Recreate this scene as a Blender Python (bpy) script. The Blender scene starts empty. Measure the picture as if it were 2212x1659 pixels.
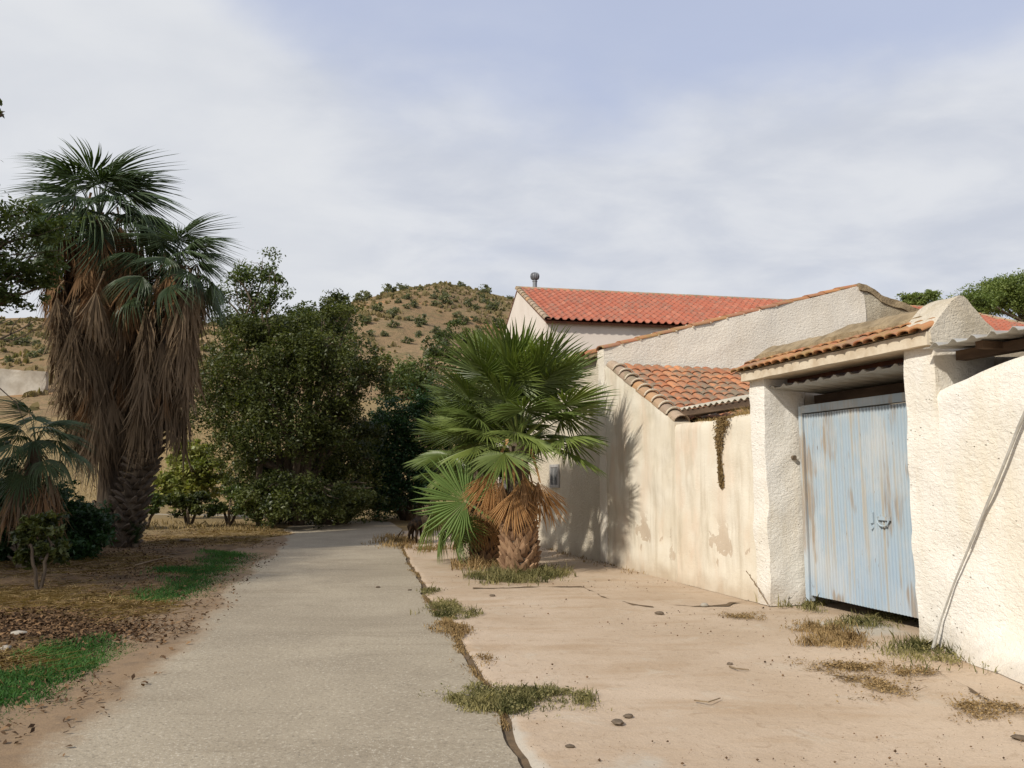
import bpy, math, random
import numpy as np
from mathutils import Vector, Matrix

SC = bpy.context.scene
COL = SC.collection
R = math.radians
rng = np.random.default_rng(7)
random.seed(7)

# ------------------------------------------------------------------ camera
PITCH = R(6.6)
EYE = 1.6
cam_d = bpy.data.cameras.new('camera')
cam = bpy.data.objects.new('camera', cam_d)
COL.objects.link(cam)
cam.location = (0, 0, EYE)
cam.rotation_euler = (R(90) + PITCH, 0, 0)
cam_d.sensor_width = 36.0
cam_d.lens = 36.0 * 1726 / 2212
cam_d.clip_start = 0.05
cam_d.clip_end = 3000
SC.camera = cam

# ------------------------------------------------------------------ light
SUN_EL = R(36)
SUN_H = Vector((0.68, 0.73, 0)).normalized()          # horizontal travel of the light
ld = bpy.data.lights.new('sun', 'SUN')
ld.energy = 4.3
ld.angle = R(1.8)
ld.color = (1.0, 0.945, 0.85)
sun = bpy.data.objects.new('sun', ld)
COL.objects.link(sun)
tv = Vector((SUN_H.x * math.cos(SUN_EL), SUN_H.y * math.cos(SUN_EL), -math.sin(SUN_EL)))
sun.rotation_euler = tv.to_track_quat('-Z', 'Y').to_euler()
sun.location = (-20, -14, 20)

world = bpy.data.worlds.new('World')
SC.world = world
world.use_nodes = True
SC.view_settings.view_transform = 'Standard'
SC.view_settings.look = 'None'
SC.view_settings.gamma = 1
SC.view_settings.exposure = 0
SC.view_settings.use_curve_mapping = False


class NT:
    """small node-tree helper"""
    def __init__(s, nt):
        s.nt = nt
        nt.nodes.clear()

    def n(s, typ, **kw):
        nd = s.nt.nodes.new(typ)
        for k, v in kw.items():
            if k.startswith('i_'):
                key = k[2:]
                key = int(key) if key.isdigit() else key
                s.set(nd, key, v)
            else:
                setattr(nd, k, v)
        return nd

    def set(s, nd, key, v):
        if isinstance(key, str):
            key = key.replace('_', ' ')
        inp = nd.inputs[key]
        if hasattr(v, 'is_output'):
            s.nt.links.new(v, inp)
        else:
            inp.default_value = v

    def math(s, op, a, b=0.0, clamp=False):
        nd = s.n('ShaderNodeMath', operation=op, use_clamp=clamp)
        s.set(nd, 0, a)
        s.set(nd, 1, b)
        return nd.outputs[0]

    def mix(s, f, a, b, typ='MIX'):
        nd = s.n('ShaderNodeMix', data_type='RGBA', blend_type=typ)
        s.set(nd, 0, f)
        for i, v in ((6, a), (7, b)):
            if not hasattr(v, 'is_output') and len(v) == 3:
                v = (*v, 1)
            s.set(nd, i, v)
        return nd.outputs[2]

    def ramp(s, f, stops, interp='LINEAR'):
        nd = s.n('ShaderNodeValToRGB')
        nd.color_ramp.interpolation = interp
        el = nd.color_ramp.elements
        while len(el) > 1:
            el.remove(el[0])
        for i, (p, c) in enumerate(stops):
            e = el[0] if i == 0 else el.new(p)
            e.position = p
            if isinstance(c, (int, float)):
                c = (c, c, c)
            e.color = (*c[:3], 1)
        s.set(nd, 0, f)
        return nd.outputs[0]

    def noise(s, vec, scale, detail=4, rough=0.55, dist=0.0):
        nd = s.n('ShaderNodeTexNoise')
        nd.inputs['Scale'].default_value = scale
        nd.inputs['Detail'].default_value = detail
        nd.inputs['Roughness'].default_value = rough
        nd.inputs['Distortion'].default_value = dist
        if vec is not None:
            s.set(nd, 'Vector', vec)
        return nd.outputs[0]

    def mapping(s, vec, scale=(1, 1, 1), loc=(0, 0, 0), rot=(0, 0, 0)):
        nd = s.n('ShaderNodeMapping')
        nd.inputs['Scale'].default_value = scale
        nd.inputs['Location'].default_value = loc
        nd.inputs['Rotation'].default_value = rot
        s.set(nd, 'Vector', vec)
        return nd.outputs[0]

    def rangemap(s, v, a, b, c=0.0, d=1.0, smooth=True):
        nd = s.n('ShaderNodeMapRange')
        nd.interpolation_type = 'SMOOTHSTEP' if smooth else 'LINEAR'
        s.set(nd, 0, v)
        for i, x in enumerate((a, b, c, d)):
            nd.inputs[i + 1].default_value = x
        return nd.outputs[0]


def build_world():
    t = NT(world.node_tree)
    out = t.n('ShaderNodeOutputWorld')
    bg = t.n('ShaderNodeBackground')
    bg.inputs['Strength'].default_value = 0.1
    sky = t.n('ShaderNodeTexSky')
    sky.sky_type = 'NISHITA'
    sky.sun_disc = False
    sky.sun_elevation = SUN_EL
    sky.sun_rotation = math.atan2(-SUN_H.x, -SUN_H.y)
    sky.altitude = 300
    sky.air_density = 1.0
    sky.dust_density = 1.0
    tc = t.n('ShaderNodeTexCoord')
    d = tc.outputs['Generated']
    sep = t.n('ShaderNodeSeparateXYZ', i_0=d)
    x, y, z = sep.outputs
    zz = t.math('ADD', t.math('MAXIMUM', z, 0.0), 0.22)
    px = t.math('DIVIDE', x, zz)
    py = t.math('DIVIDE', y, zz)
    cmb = t.n('ShaderNodeCombineXYZ', i_0=px, i_1=py, i_2=0.0)
    p = cmb.outputs[0]
    # broad banks and finer wisps of a thin cloud layer
    big = t.noise(t.mapping(p, (0.9, 0.8, 1), (3.1, 1.7, 0), (0, 0, R(-28))), 1.1, 5, 0.52, 0.25)
    fine = t.noise(t.mapping(p, (2.0, 2.8, 1), (0.4, 5.2, 0), (0, 0, R(-35))), 1.6, 7, 0.58, 0.25)
    cov = t.math('ADD', t.math('MULTIPLY', big, 0.75), t.math('MULTIPLY', fine, 0.3))
    # the layer thickens towards the horizon; a bank stands to the north-west
    low = t.rangemap(z, 0.53, 0.33, 0.0, 0.34)
    west = t.rangemap(t.math('ADD', t.math('MULTIPLY', x, -1.0), t.math('MULTIPLY', z, -0.55)), -0.12, 0.14, 0.0, 0.36)
    cov = t.math('ADD', t.math('ADD', cov, low), west)
    mask = t.rangemap(cov, 0.48, 0.86, 0.12, 0.98)
    # cloud brightness
    cb = t.noise(t.mapping(p, (1.7, 2.3, 1), (8.3, 2.1, 0), (0, 0, R(-24))), 1.6, 6, 0.55, 0.25)
    ccol = t.mix(t.rangemap(cb, 0.30, 0.70), (5.95, 6.3, 7.1), (7.5, 7.7, 8.1))
    ccol = t.mix(t.rangemap(west, 0.05, 0.36, 0.0, 0.55), ccol, (7.7, 7.85, 8.05))
    blue = t.mix(0.75, sky.outputs[0], (5.7, 6.35, 8.4))
    col = t.mix(mask, blue, ccol)
    t.set(bg, 'Color', col)
    t.nt.links.new(bg.outputs[0], out.inputs[0])


build_world()

# ------------------------------------------------------------------ numpy noise
_H = np.random.default_rng(11).random(4096)


def _hash(i, j, k):
    return _H[(i * 1619 + j * 31337 + k * 6971) & 4095]


def vnoise(p, s=1.0, seed=0):
    p = np.asarray(p, float) * s
    i = np.floor(p).astype(np.int64)
    f = p - i
    f = f * f * (3 - 2 * f)
    i[..., 2] += seed * 57
    r = 0
    for a in (0, 1):
        for b in (0, 1):
            for c in (0, 1):
                w = (f[..., 0] if a else 1 - f[..., 0]) * (f[..., 1] if b else 1 - f[..., 1]) * (f[..., 2] if c else 1 - f[..., 2])
                r = r + w * _hash(i[..., 0] + a, i[..., 1] + b, i[..., 2] + c)
    return r * 2 - 1


def fbm(p, s=1.0, seed=0, octv=4, g=0.5):
    r, a = 0, 1.0
    for o in range(octv):
        r = r + a * vnoise(p, s * 2 ** o, seed + o)
        a *= g
    return r


def fbm2(x, y, s=1.0, seed=0, octv=4):
    x, y = np.broadcast_arrays(np.asarray(x, float), np.asarray(y, float))
    return fbm(np.stack([x, y, np.zeros_like(x)], -1), s, seed, octv)


def smooth(a, b, x):
    u = np.clip((np.asarray(x, float) - a) / (b - a), 0, 1)
    return u * u * (3 - 2 * u)


# ------------------------------------------------------------------ view maths: photo pixel (2212 wide) -> point of the place
FPX = 1726.0
FW = np.array([0, math.cos(PITCH), math.sin(PITCH)])
UPV = np.array([0, -math.sin(PITCH), math.cos(PITCH)])


def ray(x, y):
    return FW + np.array([1.0, 0, 0]) * (x - 1106) / FPX + UPV * (829.5 - y) / FPX


def atY(x, y, Y):
    d = ray(x, y)
    return np.array([0, 0, EYE]) + d * (Y / d[1])


# terrain height
_rx = np.array([-300, -96, -60, -44, -35, -29, -24, -18, -13, -7, -1.5, 8, 25, 52, 96, 300.])
_rz = np.array([26, 31, 31, 32, 33.5, 35.2, 36.8, 38.1, 38.5, 37.6, 36.3, 34, 28, 24, 24, 20.])


def gh(x, y):
    x = np.asarray(x, float)
    y = np.asarray(y, float)
    u = np.clip((y - 32) / 118, 0, 1)
    xr = x * (0.45 + 0.55 * 150 / np.maximum(y, 60))
    ridge = np.interp(xr, _rx, _rz)
    prof = 0.18 * u + 0.82 * (u ** 1.25) * (1.18 - 0.18 * u)
    z = ridge * prof
    z = z * (1 - 0.55 * smooth(150, 420, y))
    z = z + fbm2(x, y, 0.045, 3, 4) * 2.2 * smooth(45, 100, y) * (1 - 0.75 * smooth(125, 150, y))
    # west verge: gently uneven earth, rising a little away from the road
    edge = road_left(y)
    w = smooth(0.0, 1.2, edge - x)
    z = z + w * (0.03 + 0.035 * fbm2(x, y, 1.3, 5, 4) + 0.02 * np.clip(edge - x, 0, 12)) * (1 - smooth(32, 60, y))
    near = (1 - w) * (1 - smooth(26, 40, y))
    return z - 0.035 * near


_Ly = np.array([-6, 4.9, 6.4, 8.9, 15.25, 20, 23.35, 60])
_Lx = np.array([-0.9, -2.80, -3.02, -3.42, -4.73, -5.68, -6.35, -6.35])


def road_left(y):
    return np.interp(y, _Ly, _Lx)


_Sy = np.array([-6, 4.63, 6.39, 8.16, 11.34, 18.15, 24, 30])
_Sx = np.array([2.0, 0.06, -0.24, -0.58, -1.23, -2.44, -3.25, -4.2])


def seam(y):
    return np.interp(y, _Sy, _Sx) + 0.05 * fbm2(np.zeros_like(np.asarray(y, float)), y, 0.9, 8, 3) + 0.016 * fbm2(np.ones_like(np.asarray(y, float)) * 3, y, 4.5, 28, 3)


def ground(px, py, z=0.0):
    d = ray(px, py)
    return np.array([0, 0, EYE]) + d * ((z - EYE) / d[2])


def hit(px, py, y0=5.0, y1=170.0):
    d = ray(px, py)
    ys = np.linspace(y0, y1, 1500)
    P = np.array([0, 0, EYE]) + d[None] * (ys / d[1])[:, None]
    below = P[:, 2] < gh(P[:, 0], P[:, 1])
    k = int(np.argmax(below)) if below.any() else len(ys) - 1
    return P[k]


# ------------------------------------------------------------------ building frame (n = into the yard, t = away along the wall front)
TH = R(17.0)
P0 = np.array([3.21, 10.15, 0.0])
NV = np.array([math.cos(TH), math.sin(TH), 0])
TV = np.array([-math.sin(TH), math.cos(TH), 0])


def Wp(n, t, z=0.0):
    return P0 + NV * n + TV * t + np.array([0, 0, z])


# ------------------------------------------------------------------ objects
def raw_mesh(name, V, F, tint=None, smooth_=False):
    me = bpy.data.meshes.new(name)
    V = np.asarray(V, np.float32)
    if isinstance(F, np.ndarray):
        k = F.shape[1]
        me.vertices.add(len(V))
        me.vertices.foreach_set('co', V.ravel())
        me.loops.add(F.size)
        me.loops.foreach_set('vertex_index', F.astype(np.int32).ravel())
        me.polygons.add(len(F))
        me.polygons.foreach_set('loop_start', (np.arange(len(F)) * k).astype(np.int32))
        me.update(calc_edges=True)
    else:
        me.from_pydata([tuple(map(float, v)) for v in V], [], F)
        me.update()
    if tint is not None:
        a = me.color_attributes.new('tint', 'FLOAT_COLOR', 'POINT')
        c = np.ones((len(V), 4), np.float32)
        tint = np.asarray(tint, np.float32)
        if tint.ndim == 1:
            c[:, 0] = tint
            c[:, 1] = tint
            c[:, 2] = tint
        else:
            c[:, :3] = tint
        a.data.foreach_set('color', c.ravel())
    if smooth_:
        me.polygons.foreach_set('use_smooth', np.ones(len(me.polygons), bool))
        me.set_sharp_from_angle(angle=R(52))
    return me


def put(name, me, mat=None, parent=None, mw=None):
    o = bpy.data.objects.new(name, me)
    COL.objects.link(o)
    if mat is not None and len(me.materials) == 0:
        me.materials.append(mat)
    if parent is not None:
        o.parent = parent
    if mw is not None:
        o.matrix_basis = mw
    return o


def tag(o, label=None, cat=None, group=None, kind=None):
    if label:
        o['label'] = label
    if cat:
        o['category'] = cat
    if group:
        o['group'] = group
    if kind:
        o['kind'] = kind
    return o


def thing(name, label, cat, loc, rz=0.0, group=None):
    o = bpy.data.objects.new(name, None)
    o.empty_display_size = 0.2
    COL.objects.link(o)
    o.location = tuple(map(float, loc))
    o.rotation_euler = (0, 0, rz)
    return tag(o, label, cat, group)


def bthing(name, label, cat, n, t, group=None):
    """a thing standing in the building frame; its parts use (n, t, z) coordinates"""
    o = thing(name, label, cat, Wp(n, t), TH, group)
    o['_n'] = float(n)
    o['_t'] = float(t)
    return o


def bpart(name, V, F, mat, root, sm=False, tint=None, parent=None):
    V = np.asarray(V, float) - np.array([root['_n'], root['_t'], 0])
    return put(name, raw_mesh(name, V, F, tint, sm), mat, parent or root)


class MB:
    def __init__(s):
        s.v, s.f = [], []

    def add(s, V, F):
        b = len(s.v)
        s.v.extend([tuple(map(float, q)) for q in V])
        s.f.extend([tuple(int(i) + b for i in f) for f in F])
        return s

    def box(s, a, b):
        x0, y0, z0 = a
        x1, y1, z1 = b
        V = [(x0, y0, z0), (x1, y0, z0), (x1, y1, z0), (x0, y1, z0), (x0, y0, z1), (x1, y0, z1), (x1, y1, z1), (x0, y1, z1)]
        F = [(0, 3, 2, 1), (4, 5, 6, 7), (0, 1, 5, 4), (1, 2, 6, 5), (2, 3, 7, 6), (3, 0, 4, 7)]
        return s.add(V, F)

    def tube(s, pts, rad, k=8, cap=True):
        pts = [Vector(tuple(map(float, p))) for p in pts]
        rad = [rad] * len(pts) if isinstance(rad, (int, float)) else rad
        V, F = [], []
        prev = None
        for i, p in enumerate(pts):
            d = (pts[min(i + 1, len(pts) - 1)] - pts[max(i - 1, 0)])
            d = d.normalized() if d.length > 1e-9 else Vector((0, 0, 1))
            ref = prev if prev is not None else (Vector((1, 0, 0)) if abs(d.x) < 0.9 else Vector((0, 1, 0)))
            u = (ref - d * ref.dot(d))
            u = u.normalized() if u.length > 1e-6 else d.orthogonal().normalized()
            prev = u
            w = d.cross(u)
            for j in range(k):
                a = 2 * math.pi * j / k
                V.append(p + (u * math.cos(a) + w * math.sin(a)) * rad[i])
        for i in range(len(pts) - 1):
            for j in range(k):
                F.append((i * k + j, i * k + (j + 1) % k, (i + 1) * k + (j + 1) % k, (i + 1) * k + j))
        if cap:
            F.append(tuple(range(k - 1, -1, -1)))
            F.append(tuple((len(pts) - 1) * k + j for j in range(k)))
        return s.add(V, F)

    def build(s, name, mat, parent=None, sm=False, mw=None):
        return put(name, raw_mesh(name, s.v, s.f, None, sm), mat, parent, mw)

    def bbuild(s, name, mat, root, sm=False, parent=None):
        return bpart(name, s.v, s.f, mat, root, sm, None, parent)


def rough_box(a, b, res, amp, scale=3.0, seed=0, warp=None):
    """a subdivided, slightly lumpy block (hand-laid plaster)"""
    a = np.array(a, float)
    b = np.array(b, float)
    n = np.maximum(1, np.round((b - a) / res).astype(int))
    idx = {}
    V, F = [], []

    def vid(i, j, k):
        key = (i, j, k)
        if key not in idx:
            idx[key] = len(V)
            V.append((i / n[0], j / n[1], k / n[2]))
        return idx[key]
    for ax in range(3):
        u, w = [q for q in range(3) if q != ax]
        for side in (0, n[ax]):
            for i in range(n[u]):
                for j in range(n[w]):
                    q = []
                    for di, dj in ((0, 0), (1, 0), (1, 1), (0, 1)):
                        c = [0, 0, 0]
                        c[ax] = side
                        c[u] = i + di
                        c[w] = j + dj
                        q.append(vid(*c))
                    flip = (side == 0) ^ (ax == 1)
                    F.append(tuple(q[::-1]) if flip else tuple(q))
    P = a + np.array(V) * (b - a)
    if warp is not None:
        P = warp(P)
    if amp:
        D = np.stack([fbm(P, scale, seed + 10 * i, 3) for i in range(3)], -1) * amp
        D[:, 2] *= np.where(P[:, 2] < 0.02, 0, 1)
        P = P + D
    return P, np.array(F)


# ------------------------------------------------------------------ materials
MAT = {}


def material(name):
    m = bpy.data.materials.new(name)
    m.use_nodes = True
    t = NT(m.node_tree)
    out = t.n('ShaderNodeOutputMaterial')
    b = t.n('ShaderNodeBsdfPrincipled')
    t.nt.links.new(b.outputs[0], out.inputs[0])
    MAT[name] = m
    b.inputs['Specular IOR Level'].default_value = 0.25
    return m, t, b, out


def bump(t, b, h, strength, dist, prev=None):
    nd = t.n('ShaderNodeBump')
    nd.inputs['Strength'].default_value = strength
    nd.inputs['Distance'].default_value = dist
    t.set(nd, 'Height', h)
    if prev is not None:
        t.set(nd, 'Normal', prev)
    t.set(b, 'Normal', nd.outputs[0])
    return nd.outputs[0]


def obj_vec(t):
    return t.n('ShaderNodeTexCoord').outputs['Object']


def pos_vec(t):
    return t.n('ShaderNodeNewGeometry').outputs['Position']


def plaster(name, base, alt, stain, streak=0.3, rough_s=0.6, bump_d=0.02, pits=0.4, stain2=None, grain=34.0, basedirt=0.5, peel=False):
    m, t, b, _ = material(name)
    v = obj_vec(t)
    n1 = t.noise(v, 0.9, 5, 0.6, 0.3)
    col = t.mix(t.rangemap(n1, 0.38, 0.66), base, alt)
    # rain streaks: noise stretched downwards
    vs = t.mapping(v, (4.0, 4.0, 0.5))
    s1 = t.noise(vs, 1.3, 6, 0.62, 0.2)
    col = t.mix(t.math('MULTIPLY', t.rangemap(s1, 0.47, 0.80), streak), col, stain)
    if stain2:
        s2 = t.noise(t.mapping(v, (1.3, 1.3, 0.42), (3, 1, 2)), 1.1, 5, 0.6, 0.4)
        col = t.mix(t.rangemap(s2, 0.53, 0.72, 0, 0.55), col, stain2)
    sp = t.noise(v, 55, 3, 0.6)
    col = t.mix(t.rangemap(sp, 0.62, 0.75, 0, 0.25), col, stain)
    pv = t.n('ShaderNodeTexVoronoi')
    pv.inputs['Scale'].default_value = 11
    t.set(pv, 'Vector', t.mapping(v, (1, 1.0, 1.9), (0, 0, 0), (0.5, 0, 0)))
    pit = t.rangemap(pv.outputs['Distance'], 0.06, 0.16, 1, 0)
    pitm = t.math('MULTIPLY', pit, t.rangemap(t.noise(v, 2.3, 2), 0.5, 0.6))
    col = t.mix(t.math('MULTIPLY', pitm, pits), col, (0.22, 0.19, 0.14))
    # splashed earth along the foot
    z = t.n('ShaderNodeSeparateXYZ', i_0=v).outputs[2]
    foot = t.rangemap(t.math('ADD', z, t.math('MULTIPLY', t.noise(v, 4, 4), -0.45)), -0.28, 0.12, 1, 0)
    col = t.mix(t.math('MULTIPLY', foot, basedirt), col, (0.36, 0.27, 0.18))
    pk = None
    if peel:
        # flaked patches low on the wall and grey weathering blotches
        pn = t.noise(t.mapping(v, (1.0, 1.0, 0.75), (2.3, 0.4, 0.2)), 2.1, 5, 0.6, 0.5)
        band = t.math('MULTIPLY', t.rangemap(z, 0.15, 0.4), t.rangemap(z, 1.15, 0.75))
        pk = t.math('MULTIPLY', t.rangemap(pn, 0.605, 0.625), band)
        col = t.mix(t.math('MULTIPLY', pk, 0.75), col, (0.43, 0.335, 0.24))
        gb = t.noise(t.mapping(v, (1.6, 1.6, 0.6), (7, 2, 5)), 1.4, 6, 0.65, 0.4)
        col = t.mix(t.rangemap(gb, 0.50, 0.68, 0, 0.5), col, (0.47, 0.41, 0.31))
    t.set(b, 'Base Color', col)
    b.inputs['Roughness'].default_value = 0.92
    h = t.math('ADD', t.math('MULTIPLY', t.noise(t.mapping(v, (1, 1, 1.6), (0, 0, 0), (0.6, 0, 0)), grain * 0.5, 6, 0.62, 0.6), 1.0),
               t.math('MULTIPLY', t.noise(v, grain * 2.2, 4, 0.6), 0.35))
    h = t.math('SUBTRACT', h, t.math('MULTIPLY', pitm, 0.5))
    if pk is not None:
        h = t.math('SUBTRACT', h, t.math('MULTIPLY', pk, 0.6))
    bump(t, b, h, rough_s, bump_d)
    return m


plaster('white_plaster', (0.76, 0.725, 0.66), (0.72, 0.68, 0.60), (0.62, 0.53, 0.38), 0.34, 0.8, 0.022, 0.8, (0.68, 0.60, 0.46))
plaster('cream_plaster', (0.62, 0.56, 0.45), (0.56, 0.49, 0.38), (0.47, 0.40, 0.29), 0.35, 0.9, 0.035, 0.25)
plaster('barn_plaster', (0.74, 0.68, 0.58), (0.70, 0.63, 0.52), (0.54, 0.46, 0.35), 0.4, 0.75, 0.025, 0.4)
plaster('house_plaster', (0.66, 0.59, 0.52), (0.62, 0.545, 0.475), (0.46, 0.39, 0.32), 0.25, 0.25, 0.01, 0.0)
plaster('yellow_plaster', (0.67, 0.615, 0.51), (0.62, 0.55, 0.43), (0.42, 0.35, 0.25), 0.75, 0.4, 0.012, 0.1, (0.63, 0.48, 0.35), 30, 0.6, True)
plaster('gable_plaster', (0.56, 0.50, 0.40), (0.46, 0.39, 0.28), (0.30, 0.24, 0.14), 0.5, 0.8, 0.03, 0.3)
plaster('mossy_plaster', (0.36, 0.29, 0.19), (0.50, 0.44, 0.33), (0.20, 0.15, 0.09), 0.6, 0.9, 0.04, 0.3)


def tile_mat(name, cols, moss, moss_amt):
    m, t, b, _ = material(name)
    oi = t.n('ShaderNodeObjectInfo').outputs['Random']
    isl = t.n('ShaderNodeNewGeometry').outputs['Random Per Island']
    r = t.math('FRACT', t.math('ADD', oi, t.math('MULTIPLY', isl, 0.9)))
    col = t.ramp(r, [(i / (len(cols) - 1), c) for i, c in enumerate(cols)])
    v = pos_vec(t)
    n = t.noise(v, 9, 5, 0.65)
    n2 = t.noise(v, 1.6, 4, 0.6)
    mk = t.rangemap(t.math('ADD', n, t.math('MULTIPLY', n2, 0.8)), 0.98 - moss_amt * 0.4, 1.2 - moss_amt * 0.3)
    col = t.mix(mk, col, moss)
    t.set(b, 'Base Color', col)
    b.inputs['Roughness'].default_value = 0.85
    bump(t, b, t.noise(v, 60, 4), 0.35, 0.006)
    return m


tile_mat('house_tile', [(0.31, 0.095, 0.055), (0.38, 0.125, 0.074), (0.34, 0.108, 0.064), (0.41, 0.155, 0.095)], (0.25, 0.13, 0.09), 0.30)
tile_mat('old_tile', [(0.40, 0.15, 0.065), (0.30, 0.12, 0.06), (0.50, 0.22, 0.10), (0.36, 0.17, 0.09), (0.44, 0.16, 0.07)], (0.20, 0.155, 0.105), 0.5)
tile_mat('coping_tile', [(0.36, 0.25, 0.16), (0.42, 0.24, 0.12), (0.30, 0.22, 0.16), (0.40, 0.30, 0.21)], (0.22, 0.18, 0.11), 0.35)
tile_mat('lichen_tile', [(0.40, 0.155, 0.075), (0.30, 0.15, 0.09), (0.42, 0.20, 0.085), (0.24, 0.15, 0.10)], (0.30, 0.19, 0.08), 0.35)


def simple(name, base, alt, scale=6, rough=0.8, bs=0.3, bd=0.01, metal=0.0, spec=0.25, stretch=(1, 1, 1), world_=False):
    m, t, b, _ = material(name)
    v = pos_vec(t) if world_ else obj_vec(t)
    n = t.noise(t.mapping(v, stretch), scale, 6, 0.6, 0.2)
    t.set(b, 'Base Color', t.mix(t.rangemap(n, 0.35, 0.68), base, alt))
    b.inputs['Roughness'].default_value = rough
    b.inputs['Metallic'].default_value = metal
    b.inputs['Specular IOR Level'].default_value = spec
    if bs:
        bump(t, b, t.noise(t.mapping(v, stretch), scale * 4, 5, 0.6), bs, bd)
    return m


simple('mortar', (0.33, 0.25, 0.15), (0.19, 0.14, 0.08), 5, 0.95, 0.9, 0.03, world_=True)
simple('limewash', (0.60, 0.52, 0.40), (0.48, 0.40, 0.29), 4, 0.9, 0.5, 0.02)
simple('lintel_plaster', (0.60, 0.52, 0.40), (0.46, 0.37, 0.26), 5, 0.9, 0.35, 0.006)
simple('zinc_sheet', (0.46, 0.45, 0.41), (0.34, 0.31, 0.26), 3, 0.5, 0.15, 0.004, 0.25, 0.4, (1, 3, 1))
simple('fibre_sheet', (0.40, 0.36, 0.28), (0.52, 0.47, 0.37), 4, 0.85, 0.4, 0.006)
simple('dark_wood', (0.075, 0.05, 0.035), (0.15, 0.10, 0.065), 5, 0.85, 0.5, 0.01, 0, 0.2, (1, 0.2, 1))
simple('red_steel', (0.20, 0.085, 0.05), (0.13, 0.06, 0.04), 6, 0.7)
simple('flue_metal', (0.20, 0.21, 0.22), (0.13, 0.13, 0.14), 5, 0.55, 0.1, 0.003, 0.3, 0.4)
simple('cable_grey', (0.42, 0.40, 0.36), (0.30, 0.28, 0.24), 9, 0.7, 0.2, 0.003)
simple('window_frame', (0.40, 0.38, 0.36), (0.30, 0.29, 0.28), 8, 0.6)
simple('glass_dark', (0.10, 0.11, 0.12), (0.14, 0.15, 0.16), 2, 0.15, 0, 0.0, 0, 0.6)
simple('stone_pale', (0.36, 0.32, 0.26), (0.26, 0.23, 0.18), 8, 0.9, 0.6, 0.01)
simple('stone_dark', (0.10, 0.075, 0.05), (0.16, 0.12, 0.085), 14, 0.9, 0.6, 0.01)
simple('bark', (0.085, 0.062, 0.042), (0.14, 0.11, 0.08), 6, 0.9, 0.9, 0.03, 0, 0.1, (1, 1, 0.25))
simple('twig', (0.16, 0.11, 0.065), (0.24, 0.18, 0.11), 12, 0.9, 0.3, 0.004)
simple('dog_coat', (0.010, 0.007, 0.004), (0.045, 0.026, 0.013), 9, 0.8, 0.4, 0.008, 0, 0.08, (1, 2.6, 1))
simple('pale_wall', (0.50, 0.45, 0.37), (0.36, 0.31, 0.24), 0.7, 0.9, 0.6, 0.06)


def gate_mat():
    m, t, b, _ = material('gate_blue')
    v = obj_vec(t)
    n = t.noise(v, 1.2, 4, 0.6)
    col = t.mix(t.rangemap(n, 0.40, 0.62), (0.335, 0.41, 0.465), (0.44, 0.47, 0.48))
    # chalky faded paint, thicker blue low down
    z = t.n('ShaderNodeSeparateXYZ', i_0=v).outputs[2]
    low = t.rangemap(t.math('ADD', z, t.math('MULTIPLY', t.noise(v, 1.6, 4), 1.4)), 0.9, 1.7, 1, 0)
    col = t.mix(t.math('MULTIPLY', low, 0.45), col, (0.30, 0.395, 0.50))
    st = t.noise(t.mapping(v, (14, 16, 0.55), (0, 0.3, 0)), 1.0, 5, 0.65, 0.1)
    col = t.mix(t.rangemap(st, 0.48, 0.68, 0, 0.8), col, (0.40, 0.36, 0.29))
    rv = t.noise(t.mapping(v, (5.5, 6.5, 0.5), (0, 2.2, 0.4)), 1.0, 6, 0.68, 0.15)
    blotch = t.noise(t.mapping(v, (2.2, 2.2, 0.8), (0, 5.2, 1.1)), 1.0, 3, 0.5)
    rust = t.rangemap(t.math('MULTIPLY', rv, t.rangemap(blotch, 0.42, 0.64, 0.4, 1.3)), 0.53, 0.70)
    col = t.mix(t.math('MULTIPLY', rust, 0.6), col, (0.27, 0.175, 0.085))
    fl = t.noise(t.mapping(v, (30, 34, 6)), 1.0, 3, 0.6)
    col = t.mix(t.rangemap(fl, 0.68, 0.74, 0, 0.7), col, (0.16, 0.10, 0.06))
    t.set(b, 'Base Color', col)
    b.inputs['Roughness'].default_value = 0.6
    b.inputs['Specular IOR Level'].default_value = 0.3
    bump(t, b, t.noise(v, 50, 4), 0.2, 0.003)


gate_mat()


def leaf_mat(name, dark, light, trans=0.3, rough=0.45, spec=0.3, obj_rand=0.0, sat_tr=(1.2, 1.35, 0.5)):
    m, t, b, out = material(name)
    at = t.n('ShaderNodeAttribute')
    at.attribute_name = 'tint'
    f = at.outputs['Fac']
    if obj_rand:
        oi = t.n('ShaderNodeObjectInfo').outputs['Random']
        f = t.math('ADD', t.math('MULTIPLY', f, 1 - obj_rand), t.math('MULTIPLY', oi, obj_rand))
    col = t.mix(f, dark, light)
    t.set(b, 'Base Color', col)
    b.inputs['Roughness'].default_value = rough
    b.inputs['Specular IOR Level'].default_value = spec
    tr = t.n('ShaderNodeBsdfTranslucent')
    t.set(tr, 'Color', t.mix(1.0, col, sat_tr, 'MULTIPLY'))
    mx = t.n('ShaderNodeMixShader')
    mx.inputs[0].default_value = trans
    t.nt.links.new(b.outputs[0], mx.inputs[1])
    t.nt.links.new(tr.outputs[0], mx.inputs[2])
    t.nt.links.new(mx.outputs[0], out.inputs[0])
    return m


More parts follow.
